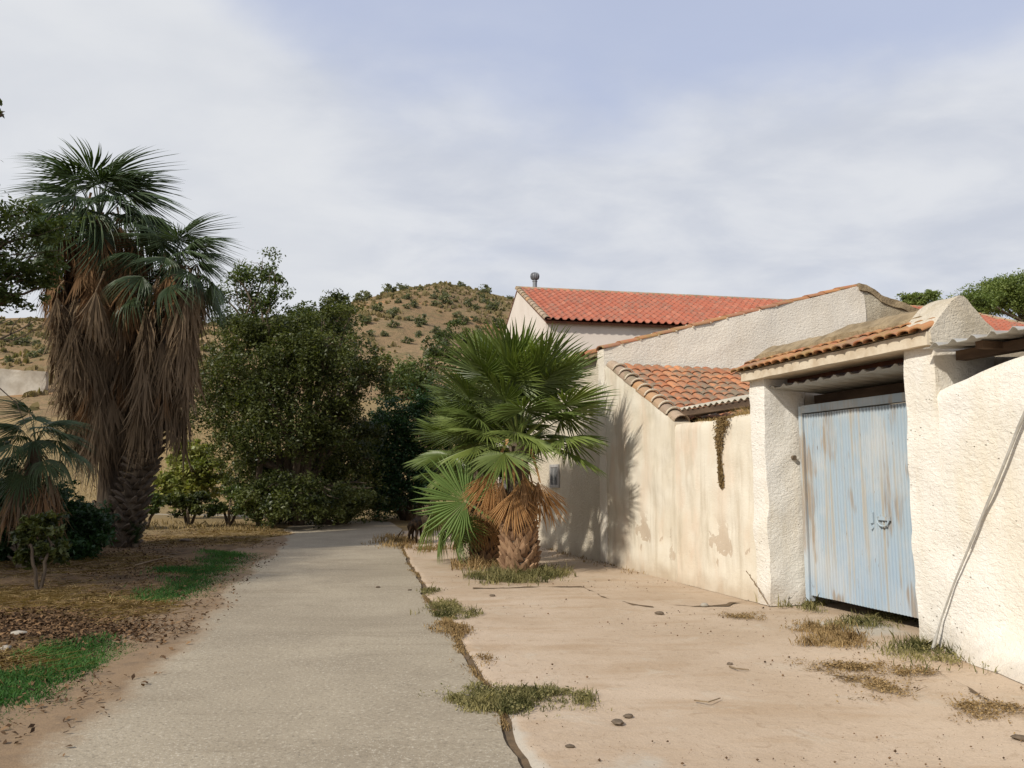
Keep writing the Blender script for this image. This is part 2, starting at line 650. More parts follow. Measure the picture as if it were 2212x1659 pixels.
leaf_mat('leaf_dark', (0.016, 0.026, 0.008), (0.135, 0.148, 0.042), 0.28)
leaf_mat('leaf_mid', (0.040, 0.060, 0.018), (0.115, 0.145, 0.040), 0.28)
leaf_mat('leaf_light', (0.13, 0.155, 0.040), (0.30, 0.30, 0.085), 0.3)
leaf_mat('leaf_deep', (0.014, 0.034, 0.012), (0.040, 0.085, 0.028), 0.25)
leaf_mat('leaf_pine', (0.10, 0.14, 0.035), (0.22, 0.26, 0.08), 0.3)
leaf_mat('leaf_scrub', (0.120, 0.125, 0.075), (0.21, 0.21, 0.13), 0.4)
leaf_mat('palm_green', (0.052, 0.086, 0.018), (0.185, 0.225, 0.055), 0.22, 0.42, 0.35, 0.5)
leaf_mat('palm_fresh', (0.10, 0.17, 0.045), (0.20, 0.28, 0.09), 0.3, 0.42, 0.35, 0.3)
leaf_mat('palm_grey', (0.028, 0.050, 0.024), (0.085, 0.118, 0.050), 0.2, 0.45, 0.3, 0.5)
leaf_mat('palm_dead', (0.30, 0.155, 0.060), (0.52, 0.315, 0.145), 0.2, 0.8, 0.1, 0.4, (1.1, 0.9, 0.6))
leaf_mat('palm_old', (0.085, 0.058, 0.034), (0.26, 0.185, 0.115), 0.1, 0.85, 0.1, 0.5, (1, 0.9, 0.7))
leaf_mat('palm_rust', (0.15, 0.08, 0.036), (0.29, 0.175, 0.09), 0.1, 0.85, 0.1, 0.5, (1, 0.9, 0.7))
leaf_mat('boot_brown', (0.12, 0.064, 0.036), (0.40, 0.255, 0.15), 0.0, 0.9, 0.1, 0.6)
leaf_mat('boot_dark', (0.050, 0.038, 0.028), (0.16, 0.125, 0.095), 0.0, 0.9, 0.1, 0.6)
leaf_mat('grass_green', (0.030, 0.090, 0.024), (0.090, 0.185, 0.052), 0.25, 0.6, 0.1)
leaf_mat('weed_green', (0.065, 0.072, 0.026), (0.20, 0.19, 0.080), 0.2, 0.7, 0.1)
leaf_mat('weed_mix', (0.070, 0.072, 0.026), (0.31, 0.265, 0.12), 0.2, 0.7, 0.1)
leaf_mat('weed_dry', (0.17, 0.105, 0.045), (0.36, 0.25, 0.12), 0.1, 0.8, 0.1)
leaf_mat('straw', (0.24, 0.155, 0.060), (0.46, 0.33, 0.15), 0.1, 0.8, 0.1)
leaf_mat('field_straw', (0.17, 0.12, 0.052), (0.31, 0.225, 0.105), 0.1, 0.8, 0.1)
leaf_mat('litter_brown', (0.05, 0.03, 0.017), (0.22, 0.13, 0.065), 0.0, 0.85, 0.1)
leaf_mat('creeper_dry', (0.11, 0.07, 0.03), (0.25, 0.17, 0.075), 0.0, 0.9, 0.05)


def soil_colour(t, v):
    n1 = t.noise(v, 0.55, 5, 0.6, 0.4)
    n2 = t.noise(v, 2.6, 6, 0.65, 0.3)
    n3 = t.noise(v, 16, 5, 0.65)
    c = t.mix(t.rangemap(n1, 0.36, 0.62), (0.125, 0.080, 0.045), (0.20, 0.128, 0.068))
    c = t.mix(t.rangemap(n2, 0.46, 0.70), c, (0.062, 0.042, 0.027))
    c = t.mix(t.rangemap(n3, 0.52, 0.74, 0, 0.75), c, (0.30, 0.20, 0.10))
    return c, n2, n3


def ground_mat():
    m, t, b, _ = material('earth')
    v = pos_vec(t)
    c, n2, n3 = soil_colour(t, v)
    y = t.n('ShaderNodeSeparateXYZ', i_0=v).outputs[1]
    x = t.n('ShaderNodeSeparateXYZ', i_0=v).outputs[0]
    far = t.rangemap(t.math('ADD', y, t.math('MULTIPLY', t.noise(v, 0.25, 4), 6.0)), 20, 27)
    dry = t.mix(t.rangemap(t.noise(v, 0.12, 6, 0.65, 0.3), 0.40, 0.64), (0.27, 0.19, 0.09), (0.21, 0.155, 0.078))
    c = t.mix(far, c, dry)
    t.set(b, 'Base Color', c)
    b.inputs['Roughness'].default_value = 0.95
    b.inputs['Specular IOR Level'].default_value = 0.1
    h = t.math('ADD', t.math('MULTIPLY', n2, 1.0), t.math('MULTIPLY', n3, 0.5))
    bump(t, b, h, 0.9, 0.05)


def hill_mat():
    m, t, b, _ = material('dry_hill')
    v = pos_vec(t)
    n = t.noise(v, 0.05, 6, 0.62, 0.4)
    n2 = t.noise(t.mapping(v, (1, 1, 2.4)), 0.30, 6, 0.7, 0.3)
    n3 = t.noise(v, 1.1, 5, 0.7)
    c = t.mix(t.rangemap(n, 0.38, 0.62), (0.225, 0.150, 0.082), (0.265, 0.185, 0.105))
    c = t.mix(t.rangemap(n2, 0.46, 0.64, 0, 0.85), c, (0.165, 0.132, 0.068))
    c = t.mix(t.rangemap(n3, 0.54, 0.68, 0, 0.6), c, (0.13, 0.115, 0.055))
    c = t.mix(t.rangemap(t.noise(v, 0.16, 5, 0.6), 0.60, 0.72, 0, 0.8), c, (0.36, 0.185, 0.085))
    t.set(b, 'Base Color', c)
    b.inputs['Roughness'].default_value = 0.95
    b.inputs['Specular IOR Level'].default_value = 0.05
    bump(t, b, t.math('ADD', n2, t.math('MULTIPLY', n3, 0.6)), 0.7, 0.8)


def road_mat():
    m, t, b, _ = material('road_concrete')
    v = pos_vec(t)
    at = t.n('ShaderNodeAttribute')
    at.attribute_name = 'tint'
    dirt = at.outputs['Fac']
    n1 = t.noise(v, 0.5, 6, 0.6, 0.3)
    c = t.mix(t.rangemap(n1, 0.36, 0.66), (0.275, 0.228, 0.162), (0.345, 0.290, 0.208))
    wide = t.noise(t.mapping(v, (0.5, 2.6, 1), (0, 0, 0), (0, 0, R(-8))), 0.9, 5, 0.6)
    c = t.mix(t.rangemap(wide, 0.50, 0.70, 0, 0.55), c, (0.215, 0.172, 0.116))
    ag = t.noise(v, 38, 3, 0.7)
    c = t.mix(t.rangemap(ag, 0.55, 0.70, 0, 0.7), c, (0.50, 0.44, 0.34))
    c = t.mix(t.rangemap(ag, 0.46, 0.30, 0, 0.65), c, (0.15, 0.125, 0.09))
    vo = t.n('ShaderNodeTexVoronoi')
    vo.inputs['Scale'].default_value = 42
    t.set(vo, 'Vector', v)
    patch = t.rangemap(t.noise(v, 0.8, 4), 0.46, 0.62)
    speck = t.math('MULTIPLY', t.rangemap(vo.outputs['Distance'], 0.10, 0.24, 1, 0), patch)
    c = t.mix(t.math('MULTIPLY', speck, 0.7), c, (0.62, 0.57, 0.47))
    sc, s2, s3 = soil_colour(t, v)
    sc = t.mix(0.15, sc, (0.20, 0.135, 0.08))
    dn = t.math('ADD', dirt, t.math('MULTIPLY', t.math('SUBTRACT', t.noise(t.mapping(v, (1.0, 1.0, 1)), 1.7, 6, 0.65, 0.3), 0.5), 1.5))
    dm = t.rangemap(dn, 0.34, 0.78)
    c = t.mix(dm, c, sc)
    c = t.mix(t.rangemap(dn, 0.06, 0.5, 0, 0.45), c, (0.285, 0.20, 0.122))
    t.set(b, 'Base Color', c)
    b.inputs['Roughness'].default_value = 0.9
    h = t.math('ADD', ag, t.math('MULTIPLY', t.noise(v, 7, 4), 0.6))
    bump(t, b, h, 0.55, 0.012)


def apron_mat():
    m, t, b, _ = material('apron_concrete')
    v = pos_vec(t)
    n1 = t.noise(v, 0.45, 6, 0.62, 0.35)
    c = t.mix(t.rangemap(n1, 0.36, 0.64), (0.435, 0.328, 0.225), (0.51, 0.398, 0.288))
    n2 = t.noise(t.mapping(v, (0.6, 2.0, 1)), 1.0, 6, 0.62, 0.3)
    c = t.mix(t.rangemap(n2, 0.48, 0.68, 0, 0.7), c, (0.375, 0.262, 0.160))
    n4 = t.noise(v, 2.1, 6, 0.7, 0.5)
    c = t.mix(t.rangemap(n4, 0.54, 0.68, 0, 0.6), c, (0.49, 0.41, 0.31))
    sp = t.noise(v, 26, 4, 0.7)
    c = t.mix(t.rangemap(sp, 0.58, 0.72, 0, 0.6), c, (0.24, 0.165, 0.10))
    n5 = t.noise(v, 7, 6, 0.72, 0.6)
    c = t.mix(t.rangemap(n5, 0.54, 0.70, 0, 0.5), c, (0.27, 0.185, 0.11))
    gr = t.noise(v, 90, 2, 0.6)
    c = t.mix(t.rangemap(gr, 0.35, 0.68, 0.22, 0), c, (0.22, 0.16, 0.11))
    at = t.n('ShaderNodeAttribute')
    at.attribute_name = 'tint'
    g = t.math('ADD', at.outputs['Fac'], t.math('MULTIPLY', t.math('SUBTRACT', t.noise(v, 3, 5, 0.65), 0.5), 0.9))
    c = t.mix(t.rangemap(g, 0.40, 0.75, 0, 0.8), c, (0.43, 0.39, 0.32))
    t.set(b, 'Base Color', c)
    b.inputs['Roughness'].default_value = 0.92
    h = t.math('ADD', t.math('ADD', t.math('MULTIPLY', n4, 1.0), t.math('MULTIPLY', sp, 0.35)), t.math('MULTIPLY', n5, 0.6))
    bump(t, b, h, 0.6, 0.022)


ground_mat()
hill_mat()
road_mat()
apron_mat()
simple('crack_soil', (0.15, 0.10, 0.055), (0.10, 0.07, 0.04), 14, 0.95, 0.5, 0.01, world_=True)


# ------------------------------------------------------------------ ground, hill, road, forecourt
def grid_mesh(X, Y, Z, tint=None):
    h, w = X.shape
    V = np.stack([X, Y, Z], -1).reshape(-1, 3)
    i = np.arange(h * w).reshape(h, w)
    F = np.stack([i[:-1, :-1], i[:-1, 1:], i[1:, 1:], i[1:, :-1]], -1).reshape(-1, 4)
    return V, F, None if tint is None else tint.reshape(-1)


def terrain():
    xs = np.concatenate([np.linspace(-420, -60, 25)[:-1], np.linspace(-60, -14, 47)[:-1], np.arange(-14, 5, 0.14), np.linspace(5, 60, 56), np.linspace(60, 420, 25)[1:]])
    ys = np.concatenate([np.linspace(-60, 1, 20)[:-1], np.arange(1, 26, 0.14), np.linspace(26, 60, 50)])
    X, Y = np.meshgrid(xs, ys)
    V, F, _ = grid_mesh(X, Y, gh(X, Y))
    tag(put('ground', raw_mesh('ground', V, F, None, True), MAT['earth']), kind='structure')
    xs = np.concatenate([np.linspace(-420, -110, 32)[:-1], np.linspace(-110, 60, 200), np.linspace(60, 420, 32)[1:]])
    ys = np.concatenate([np.linspace(60, 160, 120), np.linspace(160, 900, 40)[1:]])
    X, Y = np.meshgrid(xs, ys)
    V, F, _ = grid_mesh(X, Y, gh(X, Y))
    tag(put('hill', raw_mesh('hill', V, F, None, True), MAT['dry_hill']), kind='structure')


terrain()


def road():
    Lp = np.array([(-0.75, -6), (-2.80, 4.9), (-3.02, 6.4), (-3.42, 8.9), (-4.73, 15.25), (-5.68, 20), (-6.35, 23.35), (-7.3, 25.0), (-9.5, 26.2), (-14, 27), (-26, 27.5)])
    Rp = np.array([(2.0, -6), (0.03, 4.63), (-0.25, 6.39), (-0.62, 8.9), (-1.96, 15.25), (-2.8, 20), (-3.30, 24.4), (-4.3, 28.6), (-8, 30.6), (-14, 31.3), (-26, 31.8)])
    us = np.linspace(0, len(Lp) - 1, 260)
    k = np.arange(len(Lp))
    L = np.stack([np.interp(us, k, Lp[:, 0]), np.interp(us, k, Lp[:, 1])], -1)
    Rr = np.stack([np.interp(us, k, Rp[:, 0]), np.interp(us, k, Rp[:, 1])], -1)
    on = Rr[:, 1] < 24
    Rr[on, 0] = seam(Rr[on, 1]) - 0.003 - 0.0045 * (1 + fbm2(np.full(on.sum(), 4.0), Rr[on, 1], 2.3, 21, 3))
    edge = L.copy()
    edge[:, 0] += 0.16 * fbm2(np.full(len(L), 9.0), L[:, 1], 0.6, 23, 4)
    L[:, 0] -= 1.3 * (1 - smooth(19, 23, L[:, 1]))
    m = 44
    f = np.linspace(0, 1, m)[None, :, None]
    P = L[:, None] * (1 - f) + Rr[:, None] * f
    X, Y = P[..., 0], P[..., 1]
    Z = 0.008 + 0.008 * fbm2(X, Y, 0.5, 31, 3)
    far = smooth(27, 32, Y)
    Z = Z + np.maximum(0, gh(X, Y) + 0.03) * far
    d = X - edge[:, 0][:, None]
    wdt = np.interp(Y, [4, 8, 14, 22], [0.40, 0.45, 0.28, 0.15])
    dirt = np.clip(0.80 - d / wdt, -0.3, 1.3)
    Z = np.where(f[..., 0] < 1e-6, -0.06, Z)
    V, F, tt = grid_mesh(X, Y, Z, dirt)
    tag(put('road', raw_mesh('road', V, F, tt, True), MAT['road_concrete']), kind='structure')


road()


def apron():
    ys = np.arange(-6, 24.2, 0.1)
    s = seam(ys) + 0.003 + 0.006 * (1 + fbm2(np.full(len(ys), 1.0), ys, 2.1, 25, 3))
    tl = (ys - P0[1]) / math.cos(TH)
    wx = P0[0] - (ys - P0[1]) * math.tan(TH) + 1.2       # just under the walls
    f = np.linspace(0, 1, 70)[None]
    X = s[:, None] * (1 - f) + wx[:, None] * f
    Y = np.repeat(ys[:, None], 70, 1)
    Z = 0.0 + 0.008 * fbm2(X, Y, 0.6, 41, 4)
    Z = np.where(f < 1e-6, -0.05, Z)
    cem = np.exp(-(((X - 3.6) / 0.65) ** 2 + ((Y - 8.75) / 0.55) ** 2)) * 1.1
    cem = np.maximum(cem, 0.9 * np.exp(-((X - s[:, None]) / 0.16) ** 2) * smooth(9, 5, Y))
    cem = np.maximum(cem, 0.6 * np.exp(-(((X - 0.6) / 0.5) ** 2 + ((Y - 4.6) / 0.5) ** 2)))
    V, F, tt = grid_mesh(X, Y, Z, cem)
    tag(put('forecourt', raw_mesh('forecourt', V, F, tt, True), MAT['apron_concrete']), kind='structure')


apron()


def strip(pts, w, seed, z=0.012):
    """a ragged crack filled with earth"""
    P = np.array(pts, float)
    seg = np.r_[0, np.cumsum(np.linalg.norm(np.diff(P, axis=0), axis=1))]
    u = np.arange(0, seg[-1], 0.035)
    X = np.interp(u, seg, P[:, 0])
    Y = np.interp(u, seg, P[:, 1])
    zero = np.zeros_like(u)
    X = X + 0.03 * fbm2(u, zero, 3.0, seed, 4)
    Y = Y + 0.05 * fbm2(u, zero + 5, 2.5, seed + 3, 4)
    ww = np.maximum(0.0015, w * (0.5 + 1.1 * fbm2(u, zero + 9, 3.5, seed + 7, 3)))
    V = np.concatenate([np.stack([X, Y - ww, zero + z], -1), np.stack([X, Y + ww, zero + z], -1)])
    n = len(u)
    i = np.arange(n - 1)
    return V, np.stack([i, i + 1, n + i + 1, n + i], -1)


cracks = MB()
for sd, (pl, w) in enumerate([([(1020, 1272), (1140, 1270), (1255, 1268), (1300, 1290), (1370, 1308), (1420, 1314)], 0.05),
                              ([(1430, 1306), (1500, 1312), (1570, 1308), (1625, 1296)], 0.05),
                              ([(1625, 1296), (1500, 1262), (1380, 1228), (1290, 1208), (1200, 1188)], 0.03),
                              ([(2010, 1440), (2110, 1500), (2160, 1525), (2250, 1545)], 0.045)]):
    V, F = strip([ground(*p)[:2] for p in pl], w, 50 + sd * 4)
    cracks.add(V, F)
_ys = np.arange(2.0, 24.0, 0.06)
_sx = seam(_ys)
_n = len(_ys)
_i = np.arange(_n - 1)
cracks.add(np.concatenate([np.stack([_sx - 0.06, _ys, np.full(_n, -0.012)], -1), np.stack([_sx + 0.07, _ys, np.full(_n, -0.012)], -1)]), np.stack([_n + _i, _n + _i + 1, _i + 1, _i], -1))
tag(cracks.build('forecourt_crack', MAT['crack_soil']), kind='structure')


# ------------------------------------------------------------------ tiles
def barrel_tile(w, l, rise, th=0.014, k=7, taper=0.0):
    """arched roof tile; x across, y up the slope (0 = lower edge), z out of the roof"""
    V, F = [], []
    for yy, wf in ((0.0, 1.0), (l, 1.0 - taper)):
        for off in (0.0, -th):
            for i in range(k):
                a = math.pi * (i / (k - 1))
                V.append((-math.cos(a) * w / 2 * wf, yy, math.sin(a) * rise * wf + off))
    for i in range(k - 1):
        F.append((i, i + 1, 2 * k + i + 1, 2 * k + i))
        F.append((k + i, i + k + 2 * k, k + i + 1 + 2 * k, k + i + 1))
        F.append((i, k + i, k + i + 1, i + 1))
    F.append((0, 2 * k, 3 * k, k))
    F.append((k - 1, 2 * k - 1, 4 * k - 1, 3 * k - 1))
    return np.array(V), F


def wave_tile(w, l, rise, th=0.016):
    """mixed tile: a flat pan with one roll"""
    xs = [0, 0.12, 0.30, 0.42, 0.50, 0.60, 0.72, 0.84, 0.93, 1.06]
    zs = [0.10, 0.0, 0.0, 0.08, 0.45, 0.88, 1.0, 0.88, 0.45, 0.10]
    k = len(xs)
    V, F = [], []
    for yy in (0.0, l):
        for off in (0.0, -th):
            for x, z in zip(xs, zs):
                V.append(((x - 0.5) * w, yy, z * rise + off))
    for i in range(k - 1):
        F.append((i, i + 1, 2 * k + i + 1, 2 * k + i))
        F.append((i, k + i, k + i + 1, i + 1))
    F.append((0, 2 * k, 3 * k, k))
    F.append((k - 1, 2 * k - 1, 4 * k - 1, 3 * k - 1))
    return np.array(V), F


def frame(o, x, y, z):
    m = Matrix.Identity(4)
    for i, a in enumerate((x, y, z)):
        for j in range(3):
            m[j][i] = float(a[j])
    for j in range(3):
        m[j][3] = float(o[j])
    return m


def axes(ydir, zhint=(0, 0, 1)):
    y = Vector(tuple(map(float, ydir))).normalized()
    z = Vector(zhint)
    x = y.cross(z).normalized()
    z = x.cross(y).normalized()
    return x, y, z


def tilt(m, a, ax='X'):
    return m @ Matrix.Rotation(a, 4, ax)


# ------------------------------------------------------------------ corrugated sheets
def corrugated(n0, n1, t0, t1, zf, pitch, depth, th=0.006, kind='trap'):
    """ribs run along n; zf(n) gives the height"""
    per = 8
    k = int(round((t1 - t0) / pitch * per))
    ts = np.linspace(t0, t1, k + 1)
    ph = (np.arange(k + 1) % per) / per
    if kind == 'trap':
        pr = np.interp(ph, [0, 0.55, 0.65, 0.82, 0.92, 1], [0, 0, 1, 1, 0, 0])
    else:
        pr = 0.5 - 0.5 * np.cos(ph * 2 * math.pi)
    ns = np.linspace(n0, n1, 5)
    V, F = [], []
    m = k + 1
    for off in (0.0, -th):
        for n in ns:
            for t, p in zip(ts, pr):
                V.append((n, t, zf(n) + p * depth + off))
    S = len(ns) * m
    for a in range(len(ns) - 1):
        for i in range(k):
            q = (a * m + i, a * m + i + 1, (a + 1) * m + i + 1, (a + 1) * m + i)
            F.append(q[::-1])
            F.append(tuple(S + j for j in q))
    for i in range(k):
        F.append((i, i + 1, S + i + 1, S + i))
    return V, F


# ------------------------------------------------------------------ the walls and buildings along the forecourt
def near_wall():
    r = bthing('garden_wall', 'rough whitewashed wall at the right, flaring onto the ground, right of the blue gate', 'wall', 0.0, -7.0)

    def warp(P):
        t = P[:, 1]
        top = np.interp(t, [-12, -5.0, -3.7, -3.2, -2.95, -2.75], [2.75, 2.72, 2.64, 2.53, 2.46, 2.40])
        z = P[:, 2] / 2.6
        Q = P.copy()
        Q[:, 2] = z * top
        fl = np.interp(t, [-12, -4.5, -3.4, -2.9, -2.75], [0.75, 0.70, 0.36, 0.10, 0.0]) * (1 + 0.25 * fbm2(t, t * 0, 1.1, 61, 3))
        front = (P[:, 0] < 0.10)
        Q[:, 0] -= np.where(front, fl * np.clip(1 - Q[:, 2] / 0.42, 0, 1) ** 2.2, 0)
        # rounded cap
        rnd = np.clip((Q[:, 2] - (top - 0.10)) / 0.10, 0, 1) ** 2 * 0.05
        Q[:, 0] += np.where(front, rnd, 0)
        return Q
    P, F = rough_box((0.003, -11.6, 0), (0.38, -2.70, 2.6), 0.07, 0.014, 3.2, 5, warp)
    bpart('wall_face', P, F, MAT['white_plaster'], r, True)


near_wall()


def gateway():
    r = bthing('gateway', 'white gateway with two piers and a small mossy tiled canopy over the blue gate', 'gateway', 0.0, -1.2)
    P, F = rough_box((0.0, 0.0, 0), (0.62, 0.30, 2.88), 0.06, 0.014, 3.2, 5)
    bpart('pier', P, F, MAT['white_plaster'], r, True)

    P, F = rough_box((0.0, -2.75, 0), (0.72, -2.36, 2.885), 0.06, 0.014, 3.2, 5)
    bpart('pier', P, F, MAT['white_plaster'], r, True)

    def warp(P):
        Q = P.copy()
        g = np.interp(P[:, 0], [-0.06, 0.02, 0.20, 0.32, 0.42, 0.54, 0.76], [2.98, 3.08, 3.27, 3.34, 3.29, 3.15, 2.99])
        Q[:, 2] = 2.87 + (P[:, 2] - 2.87) / (3.3 - 2.87) * (g - 2.87)
        return Q
    P, F = rough_box((-0.06, -2.80, 2.87), (0.76, -2.40, 3.3), 0.05, 0.014, 3.2, 6, warp)
    bpart('gable', P, F, MAT['gable_plaster'], r, True)
    P, F = rough_box((-0.10, -2.78, 2.84), (0.34, 0.34, 2.965), 0.08, 0.004, 3, 7)
    bpart('lintel', P, F, MAT['lintel_plaster'], r, True)
    P, F = rough_box((0.36, -2.34, 2.80), (0.62, -0.01, 2.98), 0.1, 0.006, 3, 8)
    bpart('beam', P, F, MAT['red_steel'], r, True)
    # canopy tiles: two courses on the street side, one behind
    tv_, tf = barrel_tile(0.165, 0.36, 0.036, 0.012, 7, 0.10)
    me = raw_mesh('roof_tile', tv_, tf, None, False)
    me.materials.append(MAT['lichen_tile'])
    sl = math.atan2(0.27, 0.62)
    up = Vector((math.cos(sl), 0, math.sin(sl)))
    x, y, z = axes(up)
    i = 0
    for c in range(21):
        for row in range(2):
            tt = 0.40 - c * 0.155 + rng.uniform(-0.008, 0.008)
            o0 = Vector((-0.17 + 0.24 * row * math.cos(sl) + rng.uniform(-.012, .012), tt, 2.978 + 0.24 * row * math.sin(sl) + 0.012 * row))
            m = frame(o0 - Vector((r['_n'], r['_t'], 0)), x, y, z)
            m = tilt(m, R(rng.uniform(-2, 2)), 'Z')
            put('roof_tile', me, None, r, tilt(m, R(-2.0)))
    # bed under the tiles
    b = MB()
    b.add([(-0.12, -2.62, 2.975), (-0.12, 0.46, 2.975), (0.40, 0.46, 3.20), (0.40, -2.62, 3.20), (0.40, -2.62, 2.99), (0.40, 0.46, 2.99)],
          [(0, 1, 2, 3)[::-1], (0, 3, 4), (1, 5, 2), (2, 5, 4, 3), (0, 4, 5, 1)])
    b.bbuild('tile_bed', MAT['mortar'], r)

    # lumpy mortar ridge
    def warp2(P):
        Q = P.copy()
        u = (P[:, 0] - 0.10) / 0.42
        Q[:, 2] = 3.10 + (P[:, 2] - 3.10) * (0.45 + 0.8 * np.clip(1 - np.abs(u * 2 - 1), 0, 1)) + 0.012 * np.sin(P[:, 1] * 3.1)
        Q[:, 2] -= 0.06 * smooth(0.1, 0.5, P[:, 1])
        return Q
    P, F = rough_box((0.10, -2.62, 3.10), (0.52, 0.30, 3.27), 0.06, 0.022, 4.5, 9, warp2)
    bpart('ridge_cap', P, F, MAT['mortar'], r, True)


gateway()


def gate():
    r = bthing('metal_gate', 'rusty pale blue corrugated double gate between the white piers', 'gate', 0.5, -1.2)
    b = MB()
    b.box((0.47, -0.125, 0.06), (0.56, -0.055, 2.49))
    b.box((0.47, -2.335, 0.06), (0.56, -2.27, 2.49))
    b.box((0.465, -2.27, 2.40), (0.56, -0.125, 2.495))
    b.bbuild('gate_frame', MAT['gate_blue'], r)

    def leaf(t0, t1):
        pitch, d = 0.0485, 0.014
        k = int(round((t1 - t0) / pitch))
        pr = []
        for i in range(k):
            for f, q in ((0, 0), (0.30, 0), (0.42, 1), (0.84, 1), (0.96, 0)):
                pr.append((t0 + (i + f) * (t1 - t0) / k, q * d))
        pr.append((t1, 0))
        zs = np.linspace(0.135, 2.385, 14)
        V, F = [], []
        m = len(pr)
        for z in zs:
            for (t, q) in pr:
                wob = 0.004 * math.sin(t * 7 + z * 2.2)
                V.append((0.505 - q + wob, t, z))
        for a in range(len(zs) - 1):
            for i in range(m - 1):
                q = (a * m + i, a * m + i + 1, (a + 1) * m + i + 1, (a + 1) * m + i)
                F.append(q[::-1])
        o = bpart('gate_leaf', V, F, MAT['gate_blue'], r)
        return o
    l1 = leaf(-1.195, -0.135)
    l2 = leaf(-2.262, -1.205)
    for lf, t0, t1 in ((l1, -1.195, -0.135), (l2, -2.262, -1.205)):
        b = MB()
        for (a, c) in ((t0, t0 + 0.04), (t1 - 0.04, t1)):
            b.box((0.514, a, 0.14), (0.545, c, 2.38))
        for zz in (0.14, 1.2, 2.34):
            b.box((0.515, t0 + 0.04, zz), (0.544, t1 - 0.04, zz + 0.04))
        b.bbuild('leaf_frame', MAT['gate_blue'], r, parent=lf)
    b = MB()
    ring = [(0.462, -1.45 + 0.085 * math.cos(a), 1.13 + 0.075 * math.sin(a)) for a in np.linspace(math.pi * 1.0, math.pi * 2.15, 12)]
    b.tube(ring, 0.011, 6)
    b.box((0.466, -1.55, 1.12), (0.492, -1.36, 1.16))
    b.bbuild('handle', MAT['gate_blue'], r, parent=l2)
    b = MB()
    b.box((0.474, -1.285, 1.08), (0.492, -1.245, 1.2))
    b.tube([(0.472, -1.265, 1.03), (0.49, -1.265, 1.03)], 0.018, 8)
    b.bbuild('lock_plate', MAT['gate_blue'], r, parent=l2)
    b = MB()
    b.tube([(0.40, -0.004, 1.84), (0.40, -0.045, 1.84)], 0.03, 10)
    b.bbuild('hinge_stub', MAT['stone_dark'], r)


gate()


def porch_roof():
    r = bthing('sheet_roof', 'grey ribbed metal sheet roof tucked under the canopy above the blue gate', 'roof', 0.1, -1.2)
    V, F = corrugated(0.08, 3.55, -2.335, -0.015, lambda n: 2.715 - 0.05 * (n - 0.08), 0.232, 0.034)
    bpart('metal_sheet', V, F, MAT['zinc_sheet'], r)
    b = MB()
    b.box((0.75, -2.33, 2.50), (0.86, -0.02, 2.645))
    b.bbuild('rafter', MAT['dark_wood'], r)
    b = MB()
    b.box((2.5, -2.33, 2.42), (2.6, -0.02, 2.56))
    b.bbuild('rafter', MAT['dark_wood'], r)


porch_roof()


def yard_blocker_walls():
    """unseen inner walls added to keep the covered yard behind the gate dark"""
    r = bthing('yard_wall', 'unseen plastered walls added to darken the covered yard behind the blue gate', 'wall', 3.4, 0.0)
    b = MB()
    b.box((3.3, -8.2, 0), (3.5, -2.6, 2.93))
    b.box((3.3, -2.6, 0), (3.5, 4.9, 2.6))
    b.box((0.735, -2.74, 0), (3.29, -2.40, 2.93))  # added partition, stops light and view through the roofed yard
    b.box((0.40, -8.3, 0), (3.3, -8.1, 2.8))
    b.add([(0.64, 0.02, 0), (3.3, 0.02, 0), (3.3, 0.29, 0), (0.64, 0.29, 0), (0.64, 0.02, 2.70), (3.3, 0.02, 3.15), (3.3, 0.29, 3.15), (0.64, 0.29, 2.70)],
          [(0, 3, 2, 1), (4, 5, 6, 7), (0, 1, 5, 4), (1, 2, 6, 5), (2, 3, 7, 6), (3, 0, 4, 7)])
    b.bbuild('wall_face', MAT['limewash'], r)


yard_blocker_walls()


def right_roof():
    r = bthing('sheet_roof', 'grey ribbed metal sheet roof over the white wall at the right edge', 'roof', 0.0, -4.0)
    V, F = corrugated(-0.16, 3.6, -8.0, -2.79, lambda n: 2.80 + 0.045 * (n + 0.16), 0.205, 0.038)
    bpart('metal_sheet', V, F, MAT['zinc_sheet'], r)
    b = MB()
    b.box((0.22, -8.0, 2.70), (0.34, -2.79, 2.792))
    b.bbuild('rafter', MAT['dark_wood'], r)
    for tt in (-3.3, -4.3, -5.4):
        b = MB()
        b.box((0.0, tt, 2.735), (3.0, tt + 0.08, 2.80))
        b.bbuild('batten', MAT['dark_wood'], r)


right_roof()


